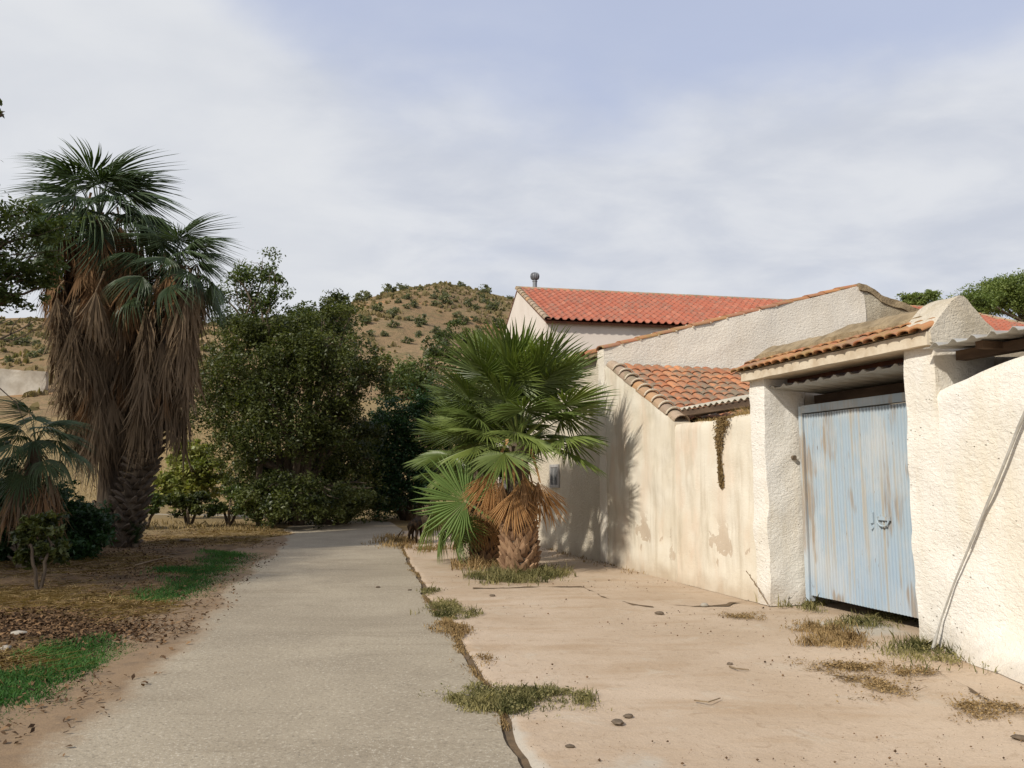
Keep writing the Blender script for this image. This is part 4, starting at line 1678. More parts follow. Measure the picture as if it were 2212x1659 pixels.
GREY = [frond_mesh('frond', 200 + i, 'palm_grey', 40, 0.95, p, R(a), s, R(q), f, d, t_) for i, (p, a, s, q, f, d, t_) in enumerate([
    (1.10, 118, 0.50, -30, 0.35, 0.20, 0.55), (1.00, 125, 0.48, -48, 0.30, 0.18, 0.60), (1.20, 110, 0.55, -20, 0.40, 0.22, 0.50), (0.95, 120, 0.50, -60, 0.30, 0.12, 0.50)])]
FRESH = frond_mesh('frond', 300, 'palm_fresh', 46, 1.02, 0.62, R(140), 0.50, R(-6), 0.10, 0.03, 0.06)
DEADFAN = [frond_mesh('dead_frond', 320 + i, 'palm_dead', 34, 0.80, 0.55, R(a), 0.62, R(-10), 0.34, -0.02, 0.02, 0.10, 0.9, 0.06) for i, a in enumerate((46, 52, 46))]
FANOLD = [frond_mesh('dead_frond', 340 + i, m_, 28, 0.95, 0.5, R(a), 0.45, R(-6), 0.5, -0.02, 0.05, 0.12, 1.2, 0.10) for i, (a, m_) in enumerate(((38, 'palm_rust'), (30, 'palm_old'), (44, 'palm_old'), (26, 'palm_rust')))]
OLD = [hanging_mesh('dead_frond', 400 + i, 'palm_old', 32, 1.25, 0.34, 0.40, 0.45) for i in range(5)]
RUST = [hanging_mesh('dead_frond', 420 + i, 'palm_rust', 32, 1.2, 0.38, 0.40, 0.42) for i in range(4)]


def palm_front():
    base = ground(1121, 1236)
    base[2] = 0.0
    r = thing('fan_palm', 'bushy fan palm on the forecourt with brown stub trunk, front one of the pair', 'palm', base)
    top = base + np.array([-0.02, 0.05, 2.25])
    pts = trunk_path(base + (0, 0, -0.05), top, 9)
    rad = [0.255, 0.265, 0.25, 0.235, 0.22, 0.20, 0.185, 0.17, 0.13]
    palm_trunk(r, base, pts, rad, 'bark', BOOT_B, 190, 0.088, 13, 0.0, 1.75, 5, 1.0, R(-10))
    rs = np.random.default_rng(21)
    N = 50
    hub = Vector((-0.02, 0.05, 2.30))
    for i in range(N):
        f = (i + 0.5) / N
        az = i * 2.39996 + rs.normal() * 0.12
        el = R(88 - 82 * f ** 1.05 + rs.normal() * 5)
        me = ERECT[rs.integers(0, 4)] if f < 0.62 else GREEN[rs.integers(0, len(GREEN))]
        s = rs.uniform(0.95, 1.15) * (1.0 if f < 0.55 else 0.80)
        m = dir_frame(hub + Vector((0, 0, -0.30 * f)), az, el, rs.normal() * 0.28) @ Matrix.Scale(s, 4)
        put('frond', me, None, r, m)
    # dead fans hanging round the trunk
    for apex, xd, k, s in (((-0.43, -0.33, 1.72), (-0.42, -0.22, -0.88), 0, 1.05), ((-0.08, -0.48, 1.40), (0.02, -0.30, -0.95), 1, 1.0), ((0.37, -0.35, 1.52), (0.30, -0.20, -0.92), 2, 1.05),
                           ((0.10, -0.30, 1.62), (0.18, -0.32, -0.93), 1, 0.7), ((-0.30, -0.38, 1.40), (-0.25, -0.2, -0.95), 2, 0.75),
                           ((0.25, 0.36, 1.5), (0.3, 0.35, -0.9), 0, 0.95), ((-0.3, 0.36, 1.5), (-0.3, 0.35, -0.9), 1, 0.95)):
        xv = Vector(xd).normalized()
        zv = Vector((xd[0] * 0.5, -1.0 if apex[1] < 0 else 1.0, 0.15))
        zv = (zv - xv * zv.dot(xv)).normalized()
        put('dead_frond', DEADFAN[k], None, r, frame(Vector(apex) - xv * 0.55 * s, xv, zv.cross(xv), zv) @ Matrix.Scale(s, 4))
    for k in range(3):
        az = R(-130 + 45 * k)
        m = dir_frame(Vector((math.cos(az) * 0.2, math.sin(az) * 0.2, 1.72)), az, 0.0, 0) @ Matrix.Scale(0.5, 4)
        put('dead_frond', RUST[k % 4], None, r, m)


palm_front()


def palm_back():
    base = ground(1056, 1214)
    base[2] = 0.0
    r = thing('fan_palm', 'shaggier fan palm of the pair, half hidden behind the front trunk', 'palm', base)
    top = base + np.array([-0.22, 0.2, 1.9])
    pts = trunk_path(base + (0, 0, -0.05), top, 9)
    rad = [0.27, 0.28, 0.265, 0.25, 0.23, 0.21, 0.20, 0.18, 0.13]
    palm_trunk(r, base, pts, rad, 'bark', BOOT_B, 130, 0.095, 12, 0.0, 1.6, 6, 1.0, R(-10))
    rs = np.random.default_rng(33)
    N = 36
    hub = Vector((-0.22, 0.2, 2.0))
    for i in range(N):
        f = (i + 0.5) / N
        az = i * 2.39996 + rs.normal() * 0.12
        el = R(80 - 72 * f ** 0.95 + rs.normal() * 5)
        me = ERECT[rs.integers(0, 4)] if f < 0.6 else GREEN[rs.integers(0, len(GREEN))]
        m = dir_frame(hub + Vector((0, 0, -0.35 * f)), az, el, rs.normal() * 0.28) @ Matrix.Scale(rs.uniform(0.70, 0.86), 4)
        put('frond', me, None, r, m)
    # the pale frond low on the road side, and dull ones round it
    fx = Vector((-0.78, -0.12, 0.60)).normalized()
    fz = Vector((-0.10, -0.92, 0.34))
    fz = (fz - fx * fz.dot(fx)).normalized()
    m = frame(Vector((-0.80 - base[0] + 0.50, 14.25 - base[1], 0.80)), fx, fz.cross(fx), fz)
    o = put('frond', FRESH, None, r, m)
    o['label'] = 'pale fresh green fan frond reaching low over the road side'
    for az, el, z, roll, s in ((R(-170), R(-30), 1.1, 0.4, 0.8), (R(-140), R(-40), 0.95, 0.6, 0.7), (R(170), R(-18), 1.25, 0.2, 0.9), (R(-120), R(-35), 1.2, 0.3, 0.75)):
        put('frond', GREEN[3], None, r, dir_frame(Vector((-0.3, -0.1, z)), az, el, roll) @ Matrix.Scale(s, 4))
    for k, az in enumerate((R(-100), R(-130), R(-165), R(-70))):
        put('dead_frond', DEADFAN[k % 3], None, r, dir_frame(Vector((-0.15 + math.cos(az) * 0.2, 0.1 + math.sin(az) * 0.2, 1.35)), az, R(-62), 0.2) @ Matrix.Scale(0.9, 4))


palm_back()


def big_palm(label, base, top, seed, n_green, n_skirt, zb, spread, bow=0.0, rust_top=0.3, skirt_r=0.55, n_boot=90, low=0.0):
    base = np.asarray(base, float)
    r = thing('tall_fan_palm', label, 'palm', base, 0, 'tall skirted fan palms on the verge')
    pts = trunk_path(base + (0, 0, -0.1), top, 12, bow)
    rad = [0.34, 0.30, 0.26, 0.24, 0.22, 0.21, 0.20, 0.19, 0.18, 0.17, 0.16, 0.12]
    palm_trunk(r, base, pts, rad, 'bark', BOOT_D, n_boot, 0.14, 9, 0.0, zb + 0.4, seed, 1.25, R(-26))
    rs = np.random.default_rng(seed)
    P = np.array(pts) - base
    tp = Vector(tuple(P[-1]))
    for i in range(n_green):
        f = (i + 0.5) / n_green
        az = i * 2.39996 + rs.normal() * 0.15
        el = R(84 - (92 + low) * f ** 0.9 + rs.normal() * 6)
        m = dir_frame(tp + Vector((0, 0, -0.5 * f)), az, el, rs.normal() * 0.3) @ Matrix.Scale(rs.uniform(0.85, 1.1) * spread, 4)
        put('frond', GREY[rs.integers(0, len(GREY))], None, r, m)
    ztop = P[-1][2] + 0.0
    for i in range(n_skirt):
        f = (i + 0.5) / n_skirt
        z = ztop - (ztop - zb - 1.0) * f
        az = i * 2.39996 + rs.normal() * 0.2
        x = np.interp(z, P[:, 2], P[:, 0])
        y = np.interp(z, P[:, 2], P[:, 1])
        wf = np.interp(f, [0, 0.12, 0.35, 0.7, 1.0], [0.6, 0.85, 1.0, 0.72, 0.35])
        rr = 0.10 + skirt_r * wf * rs.uniform(0.1, 0.75)
        if rs.random() < 0.34:
            m = dir_frame(Vector((x + math.cos(az) * (rr + 0.1), y + math.sin(az) * (rr + 0.1), z + 0.45)), az, R(rs.uniform(-82, -62)), rs.normal() * 0.4) @ Matrix.Scale(rs.uniform(0.8, 1.15), 4)
            put('dead_frond', FANOLD[rs.integers(0, 4)], None, r, m)
            continue
        me = RUST[rs.integers(0, 4)] if f < rust_top and rs.random() < 0.75 else OLD[rs.integers(0, 5)]
        sx = rs.uniform(0.7, 1.2)
        m = dir_frame(Vector((x + math.cos(az) * rr, y + math.sin(az) * rr, z + 0.1)), az, 0.0, 0) @ Matrix.Diagonal((sx, rs.uniform(0.9, 1.25), rs.uniform(0.85, 1.25), 1))
        put('dead_frond', me, None, r, m)
    return r


pb = ground(250, 1188)
pb[2] = float(gh(pb[0], pb[1])) - 0.03
ptA = atY(214, 470, 17.9)
ptB = atY(384, 572, 17.5)
big_palm('taller skirted fan palm at the left with a brown mass of dead fronds', pb + np.array([-0.28, 0.25, 0]), ptA, 41, 34, 240, 1.95, 0.97, 0.16, 0.34, 1.12, 60)
big_palm('shorter skirted fan palm leaning right out of the same clump', pb + np.array([0.02, -0.05, 0]), ptB, 43, 26, 78, 2.3, 0.70, 0.22, 0.06, 0.28, 180, 6)


def small_palm():
    c = atY(78, 935, 13.4)
    base = np.array([c[0], c[1], 0.1])
    r = thing('young_fan_palm', 'young fan palm in shade-darkened green with brown hanging fronds at the left edge', 'palm', base)
    top = np.array([c[0], c[1], c[2] - 0.15])
    pts = trunk_path(base, top, 8)
    palm_trunk(r, base, pts, [0.17, 0.16, 0.15, 0.14, 0.13, 0.12, 0.11, 0.08], 'bark', BOOT_D, 40, 0.16, 7, 0.1, 1.5, 8, 0.9, R(-25))
    rs = np.random.default_rng(51)
    hub = Vector(tuple(top - base))
    for i in range(24):
        f = (i + 0.5) / 24
        az = i * 2.39996
        el = R(72 - 95 * f + rs.normal() * 5)
        put('frond', GREY[rs.integers(0, 4)], None, r, dir_frame(hub + Vector((0, 0, -0.3 * f)), az, el, rs.normal() * 0.3) @ Matrix.Scale(rs.uniform(0.38, 0.50), 4))  # shade over this palm is put into its darker frond colour
    for i in range(12):
        az = i * 2.39996
        put('dead_frond', (OLD + RUST)[i % 9], None, r, dir_frame(hub + Vector((0, 0, -0.25 - 0.03 * i)), az, 0, 0) @ Matrix.Diagonal((0.9, 0.8, 0.75, 1)))


small_palm()

# ------------------------------------------------------------------ trees on the verge and beyond
g = ground
tree('slender_tree', 'tall airy tree with thin sparse foliage right of the skirted palms', g(560, 1140), [
    PB(520, 600, 42, 55, 26), PB(566, 580, 36, 36, 26, 0.6), PB(580, 645, 34, 42, 26, -0.5), PB(505, 690, 50, 45, 26), PB(560, 715, 60, 42, 26), PB(470, 640, 40, 50, 26, 0.4), PB(600, 690, 30, 30, 26), PB(540, 655, 44, 44, 26.3), PB(596, 600, 22, 24, 26)],
    7000, None, 0.12, 'leaf_mid', 0.10, 61, shell=0.7, clump_rel=0.30, limbs=6, fork=5.5)
tree('broad_tree', 'broad dark leafy tree hanging over the bend of the road', g(640, 1135), [
    PB(560, 810, 110, 80, 25), PB(650, 740, 95, 75, 25.5), PB(725, 690, 55, 48, 26), PB(700, 780, 90, 70, 25), PB(765, 835, 70, 58, 25.5, 0.5), PB(800, 790, 42, 42, 25.5, 0.3), PB(745, 890, 60, 42, 25.5, 0.5), PB(770, 930, 50, 45, 27), PB(600, 900, 110, 85, 24.6),
    PB(480, 850, 90, 90, 25, 0.8), PB(560, 1085, 50, 48, 24.4), PB(610, 1075, 80, 52, 24.2), PB(690, 1078, 80, 48, 24.6), PB(760, 1075, 60, 46, 26), PB(690, 930, 80, 60, 25.2, 0.6), PB(520, 960, 70, 65, 25), PB(560, 730, 85, 55, 25.4)],
    80000, None, 0.11, 'leaf_dark', 0.27, 62, limbs=5, clump_rel=0.15)
tree('bushy_tree', 'low bushy tree with dark shade under it beside the road bend', g(720, 1133), [
    PB(640, 1030, 90, 75, 27), PB(740, 1010, 80, 80, 28), PB(720, 1085, 95, 45, 27.5), PB(590, 1075, 70, 50, 26.5), PB(800, 1060, 62, 62, 30), PB(650, 1095, 80, 34, 26.8), PB(790, 975, 60, 60, 30), PB(690, 985, 70, 60, 27.5), PB(560, 1030, 70, 60, 26.6), PB(850, 1085, 60, 34, 31.5)],
    56000, None, 0.11, 'leaf_dark', 0.2, 63, stems=2, limbs=3)
tree('yellowish_tree', 'lighter green tree on the left edge of the hill behind the dark trees', g(735, 1112), [
    PB(700, 690, 60, 42, 34), PB(640, 700, 60, 42, 34), PB(745, 680, 32, 36, 34, -1), PB(690, 760, 90, 50, 34)],
    9000, None, 0.17, 'leaf_mid', 0.2, 64)
tree('round_shrub', 'rich green leafy shrub tree left of the front palm beside the road', g(880, 1122), [
    PB(880, 905, 60, 48, 29), PB(925, 870, 45, 48, 29.5), PB(860, 975, 62, 62, 29), PB(930, 960, 55, 65, 29), PB(880, 1050, 62, 62, 28.8), PB(950, 1040, 50, 60, 28), PB(835, 1000, 40, 52, 30), PB(820, 920, 40, 50, 31), PB(990, 900, 40, 50, 30), PB(1000, 1000, 50, 70, 29)],
    42000, None, 0.12, 'leaf_deep', 0.16, 65, stems=3)
tree('olive_tree', 'grey green tree at the foot of the dry hill above the round shrub', atY(915, 900, 62)[:2], [
    PB(900, 800, 60, 40, 62), PB(950, 770, 45, 38, 62), PB(985, 720, 40, 34, 66), PB(860, 850, 50, 36, 60), PB(930, 840, 70, 40, 60)],
    8000, None, 0.26, 'leaf_mid', 0.12, 66, stems=4, limbs=2, fork=1.0)
tree('sunlit_bush', 'sunlit yellow green bush behind the low shrubs, right of the skirted palms', g(400, 1118), [
    PB(395, 1045, 52, 44, 28), PB(430, 1005, 46, 40, 28), PB(365, 1060, 34, 34, 28), PB(440, 1050, 44, 40, 28, 0.5), PB(405, 980, 36, 30, 28.5)],
    12000, None, 0.17, 'leaf_light', 0.08, 67, stems=3)
for k, (lx, ly, bl, lab) in enumerate([
        (312, 1150, [(302, 1092, 28, 22), (330, 1085, 24, 18)], 'small multi-stemmed shrub right of the palm trunk, leftmost of the row'),
        (408, 1146, [(390, 1090, 36, 24), (425, 1086, 32, 24), (408, 1078, 34, 22)], 'wider low shrub with bare forked stems, middle of the row'),
        (495, 1143, [(480, 1095, 34, 26), (515, 1088, 34, 28), (500, 1070, 34, 24)], 'low shrub with twisted stems by the dark trees, rightmost of the row')]):
    p = g(lx, ly)
    tree('low_shrub', lab, p, [PB(a, b_, c, d, p[1]) for a, b_, c, d in bl], 2600, None, 0.12, 'leaf_mid' if k != 1 else 'leaf_dark', 0.05, 70 + k, 'shrub', 'low shrubs at the edge of the dry field', stems=3, fork=0.5)
tree('dark_hedge_shrub', 'dense dark shrub at the foot of the palms on the left edge', g(95, 1196), [
    PB(60, 1140, 90, 55, 15.2), PB(150, 1140, 70, 50, 15.4), PB(20, 1120, 60, 60, 15), PB(190, 1160, 45, 40, 15.6), PB(110, 1170, 100, 34, 15), PB(200, 1120, 40, 38, 16), PB(-60, 1130, 80, 80, 15), PB(40, 1185, 110, 30, 14.6), PB(150, 1195, 70, 24, 15), PB(30, 1080, 80, 60, 15.2), PB(120, 1090, 60, 45, 15.4), PB(180, 1130, 50, 50, 15.2), PB(-10, 1150, 90, 50, 14.2)],
    52000, None, 0.10, 'leaf_deep', 0.05, 75, 'shrub', stems=4, fork=0.4)
tree('forked_sapling', 'thin forked sapling in front of the dark shrub at the left', g(82, 1288), [
    PB(85, 1150, 45, 40, 11.2), PB(60, 1190, 34, 30, 11.1), PB(118, 1190, 34, 30, 11.3)],
    3600, None, 0.09, 'leaf_dark', 0.026, 76, stems=2, fork=0.62)
tree('overhanging_tree', 'leafy tree reaching in from the left edge before the palm crown', (-11.2, 13.6), [
    PB(20, 520, 80, 80, 14), PB(95, 500, 60, 55, 14.2), PB(110, 610, 40, 40, 14.1), PB(0, 570, 70, 60, 13.8), PB(70, 590, 60, 48, 14), PB(-10, 610, 70, 60, 14), PB(115, 560, 36, 40, 14.1), PB(-80, 540, 80, 100, 14), PB(40, 460, 50, 34, 14.3), PB(30, 650, 40, 22, 14),
    (np.array([-10.9, 10.0, 5.0]), (1.9, 2.0, 1.5)), (np.array([-12.4, 11.8, 5.8]), (2.2, 2.2, 1.7)), (np.array([-10.4, 7.9, 4.9]), (1.8, 1.8, 1.3)), (np.array([-13.0, 9.0, 5.6]), (2.2, 2.4, 1.8)), (np.array([-11.5, 13.0, 6.9]), (1.8, 1.8, 1.2))],
    70000, None, 0.095, 'leaf_mid', 0.10, 77, clump_rel=0.24, shell=0.6, limbs=3, fork=3.2)
tree('pine_tree', 'bright green pine crowns rising behind the roof at the right edge', (44, 66), [
    PB(2130, 650, 60, 34, 66), PB(2190, 635, 60, 40, 66), PB(2160, 622, 40, 24, 68), PB(2240, 640, 60, 50, 66), PB(2110, 660, 40, 26, 64)],
    34000, None, 0.20, 'leaf_pine', 0.30, 78, shell=0.35)
tree('pine_tree', 'small distant pine tops showing between the barn gable and the canopy', (37, 76), [
    PB(1962, 642, 20, 12, 76), PB(2005, 640, 24, 13, 76), PB(1985, 650, 44, 16, 76)], 6000, None, 0.22, 'leaf_pine', 0.3, 79)


def bare_branch():
    b = MB()
    rs = np.random.default_rng(5)
    Y = 12.5
    base = atY(-60, 752, Y)
    r = thing('bare_tree', 'leafless dark branches poking in at the left edge below the leafy tree', 'tree', (base[0] - 0.9, Y, float(gh(base[0] - 0.9, Y)) - 0.02))
    o = np.array(r.location)
    b.tube([o, o + (0.1, 0, 1.6), base + (-0.3, 0, -0.4), base], [0.09, 0.075, 0.05, 0.04], 7)
    for (pl, r0) in (([(-60, 752), (0, 732), (45, 712), (85, 688)], 0.022), ([(0, 732), (30, 735), (60, 722), (95, 700)], 0.012), ([(45, 712), (62, 700), (68, 685)], 0.010),
                     ([(20, 724), (30, 700), (44, 686)], 0.010), ([(-40, 745), (0, 700), (24, 690)], 0.013), ([(-60, 752), (-10, 830), (35, 870), (70, 850)], 0.014), ([(35, 870), (50, 905), (60, 930)], 0.008)):
        pts = [atY(px, py, Y + rs.normal() * 0.05) for px, py in pl]
        b.tube(pts, list(np.linspace(r0, 0.004, len(pts))), 6)
    put('branches', raw_mesh('branches', np.array(b.v) - o, b.f, None, True), MAT['bark'], r)
    # the sprig against the sky belongs to a taller neighbour


bare_branch()
tree('sprig_tree', 'tall tree off the frame whose leaf sprigs touch the sky at the left edge', (-12.3, 12.0), [
    PB(-6, 222, 12, 16, 12.6), PB(6, 248, 16, 9, 12.6), PB(-90, 240, 70, 70, 12.6), PB(-170, 300, 90, 90, 12.4)], 1500, None, 0.11, 'leaf_mid', 0.12, 81, shell=0.8, clump_rel=0.3, limbs=3, fork=4.0)


def sago():
    p = g(292, 1190)
    p[2] = float(gh(p[0], p[1]))
    r = thing('low_cycad', 'low spiky dark green rosette plant at the palm trunk foot', 'plant', p)
    rs = np.random.default_rng(9)
    for k in range(22):
        az = k * 2.39996
        el = R(rs.uniform(12, 60))
        V, F, T = [], [], []
        L_ = rs.uniform(0.42, 0.6)
        for i in range(12):
            f = i / 11
            c = np.array([L_ * f, 0, 0.16 * math.sin(f * 2.4)])
            for s in (-1, 1):
                w = 0.10 * math.sin(math.pi * (0.12 + 0.85 * f))
                q = len(V)
                V += [c, c + (0.02, 0, 0), c + (0.05, s * w, 0.02)]
                T += [0.3, 0.3, 0.6]
                F.append((q, q + 1, q + 2))
        me = raw_mesh('leaf', V, F, np.array(T))
        me.materials.append(MAT['leaf_deep'])
        put('leaf', me, None, r, dir_frame(Vector((0, 0, 0.03)), az, el))
    b = MB()
    b.tube([(0, 0, -0.05), (0, 0, 0.08)], 0.07, 8)
    b.build('stem', MAT['bark'], r)


sago()


# ------------------------------------------------------------------ the hillside
def hillside():
    shrubs = []
    for i in range(4):
        rs = np.random.default_rng(500 + i)
        bl = [(np.array([0, 0, 0.75]), (1.0, 1.0, 0.85)), (np.array([0.55, 0.1, 0.5]), (0.6, 0.7, 0.6)), (np.array([-0.5, -0.1, 0.55]), (0.65, 0.6, 0.6)), (np.array([0.1, -.3, 1.2]), (0.55, 0.5, 0.5))]
        V, F, T = leaf_cloud(bl, 900, 0.30, rs, 0.6, 20, 0.25, 0.4)
        me = raw_mesh('foliage', V, F, T)
        me.materials.append(MAT['leaf_scrub'])
        shrubs.append(me)
    rs = np.random.default_rng(90)
    HILL_LAB = ['dark round shrub on the hill just below the largest skyline tree', 'paler shrub touching the dark round one on its lower right', 'round shrub below the middle of the hill top', 'big shrub high on the slope beside the house gable',
                'largest round shrub in the middle of the hillside', 'upper shrub left of the hill middle, below the touching skyline pair', 'shrub between the mid-slope round one and the house gable']
    spots = [(818, 664, 16), (845, 676, 17), (962, 647, 15), (1062, 660, 19), (912, 690, 19), (893, 656, 12), (1000, 690, 14), (1040, 640, 10), (880, 640, 10), (935, 640, 9), (850, 700, 12), (1010, 655, 11),
             (830, 720, 10), (942, 712, 12), (985, 680, 10), (790, 690, 14), (1080, 700, 16), (960, 735, 16), (880, 735, 12), (905, 720, 9), (860, 650, 9), (1030, 720, 14), (800, 720, 12), (930, 760, 18)]
    for i in range(95):
        for _ in range(30):
            qx, qy = rs.uniform(770, 1100), 612 + 160 * rs.random() ** 0.8
            if float(fbm2(qx, qy, 0.022, 400, 3)) > 0.12:
                break
        spots.append((qx, qy, 2.5 + 8.5 * rs.random() ** 2.2))
    for i in range(14):
        spots.append((rs.uniform(-10, 95), rs.uniform(690, 780), rs.uniform(6, 12)))
    for i, (px, py, rad) in enumerate(spots):
        p = hit(px, py + rad * 0.6)
        if p[1] > 148:
            continue
        s = rad * p[1] / FPX / 1.15
        o = put('hill_shrub', shrubs[i % 4], None, None, Matrix.Translation(Vector((p[0], p[1], float(gh(p[0], p[1])) - 0.1 * s))) @ Matrix.Rotation(rs.uniform(0, 6.28), 4, 'Z') @ Matrix.Scale(s, 4))
        tag(o, HILL_LAB[i] if i < len(HILL_LAB) else ('small shrub dotted on the dry hillside right of the dark trees' if i < len(spots) - 14 else 'shrub on the dry slope at the far left, above the pale wall'), 'shrub', 'shrubs on the dry hillside')
    for (px, py, rad, lab) in ((788, 622, 19, 'round dark tree on the left shoulder of the hill, largest on the skyline'), (842, 613, 17, 'dark tree on the skyline, left one of the touching pair'), (871, 610, 13, 'small dark tree on the skyline, right one of the touching pair'),
                               (996, 604, 11, 'small tree just right of the hill top'), (1050, 610, 14, 'dark round tree on the right slope of the hill skyline'), (1103, 620, 9, 'small dark tree on the skyline touching the red roof corner')):
        Y = 146
        c = atY(px, py, Y)
        s = rad * Y / FPX / 1.1
        z = float(gh(c[0], c[1]))
        o = put('hilltop_tree', shrubs[int(px) % 4], None, None, Matrix.Translation(Vector((c[0], Y, min(z - 0.2, c[2] - 0.8 * s)))) @ Matrix.Rotation(px, 4, 'Z') @ Matrix.Diagonal((s, s, s * 1.05, 1)))
        tag(o, lab, 'tree', 'trees on the hill skyline')
    # tussocks nobody could count
    n = 7000
    px = rs.uniform(-120, 30, n)
    X = rs.uniform(-105, 25, n)
    Y = 62 + 86 * rs.random(n) ** 0.7
    dens = fbm2(X, Y, 0.12, 77, 4)
    keep = dens > -0.35
    X, Y = X[keep], Y[keep]
    Z = gh(X, Y)
    n = len(X)
    C, T = [], []
    m = 4
    s = rs.uniform(0.25, 0.75, n)
    V = []
    for j in range(m):
        a = rs.uniform(0, 6.28, n)
        u = np.stack([np.cos(a), np.sin(a), rs.uniform(-0.1, 0.3, n)], -1) * s[:, None]
        c = np.stack([X, Y, Z], -1) + rs.normal(size=(n, 3)) * 0.15 * s[:, None]
        w = np.array([0, 0, 1.0]) * s[:, None] * rs.uniform(0.5, 0.9, n)[:, None]
        V.append(np.stack([c - u * 0.6, c + u * 0.6, c + u * 0.35 + w, c - u * 0.35 + w * 0.8], 1))
    V = np.concatenate(V).reshape(-1, 3)
    F = np.arange(len(V)).reshape(-1, 4)
    T = np.repeat(np.clip(np.tile(dens[keep] * 0.5 + 0.4, m) + rs.normal(size=n * m) * 0.15, 0, 1), 4)
    leaf_mat('tussock', (0.25, 0.185, 0.098), (0.15, 0.138, 0.070), 0.3, 0.9, 0.05)
    tag(put('hill_scrub', raw_mesh('hill_scrub', V, F, T), MAT['tussock']), 'dry tussocks and low scrub covering the hill', 'scrub', kind='stuff')


hillside()


def far_wall():
    a = hit(-90, 856, 20, 140)
    b_ = hit(96, 850, 20, 140)
    Ym = 0.5 * (a[1] + b_[1])
    z0 = min(a[2], b_[2]) - 1.5
    ln = float(np.hypot(b_[0] - a[0], b_[1] - a[1]))
    zt = atY(0, 797, Ym)[2]
    P, F = rough_box((0, 0, 0), (ln, 0.9, zt - z0), 0.3, 0.14, 0.7, 71)
    o = put('pale_wall', raw_mesh('pale_wall', P, F, None, True), MAT['pale_wall'])
    o.location = (a[0], a[1], z0)
    o.rotation_euler = (0, 0, math.atan2(b_[1] - a[1], b_[0] - a[0]))
    tag(o, 'long pale wall below the hill at the far left edge', 'wall')


far_wall()


# ------------------------------------------------------------------ grass, weeds, litter
def in_poly(P, poly):
    x, y = P[:, 0], P[:, 1]
    r = np.zeros(len(P), bool)
    n = len(poly)
    for i in range(n):
        x0, y0 = poly[i]
        x1, y1 = poly[(i + 1) % n]
        c = ((y0 > y) != (y1 > y)) & (x < (x1 - x0) * (y - y0) / (y1 - y0 + 1e-12) + x0)
        r ^= c
    return r


def poly_points(pix, n, rs, feather=0.12):
    poly = np.array([ground(*p)[:2] for p in pix])
    lo, hi = poly.min(0) - 0.3, poly.max(0) + 0.3
    P = lo + (hi - lo) * rs.random((n * 5, 2))
    Q = P + rs.normal(size=P.shape) * feather + np.stack([fbm2(P[:, 0], P[:, 1], 2.2, 301, 3), fbm2(P[:, 0], P[:, 1], 2.2, 305, 3)], -1) * 0.16
    return P[in_poly(Q, poly)][:n]


def blades(P, h, w, rs, lean=0.5, tint=None, z=None, lie=0.0):
    n = len(P)
    Z = gh(P[:, 0], P[:, 1]) if z is None else np.full(n, z)
    a = rs.uniform(0, 6.28, n)
    d = np.stack([np.cos(a), np.sin(a), np.zeros(n)], -1)
    hh = h * rs.uniform(0.5, 1.3, n)
    b = rs.uniform(0, 6.28, n)
    ln = np.stack([np.cos(b), np.sin(b), np.zeros(n)], -1) * (lean * rs.random(n))[:, None]
    if lie:
        ln = ln * 2.2
        up = rs.uniform(0.02, 0.3, n)
    else:
        up = np.ones(n)
    c = np.stack([P[:, 0], P[:, 1], Z - 0.004], -1)
    ww = w * rs.uniform(0.6, 1.3, n)
    mid = c + ln * hh[:, None] * 0.45 + np.stack([np.zeros(n), np.zeros(n), hh * up * 0.6], -1)
    tip = c + ln * hh[:, None] * 1.25 + np.stack([np.zeros(n), np.zeros(n), hh * up], -1)
    V = np.stack([c - d * ww[:, None], c + d * ww[:, None], mid + d * ww[:, None] * 0.8, tip, mid - d * ww[:, None] * 0.8], 1).reshape(-1, 3)
    F = np.arange(5 * n).reshape(n, 5)
    T = rs.random(n) if tint is None else tint
    return V, F, np.repeat(np.clip(T, 0, 1), 5)


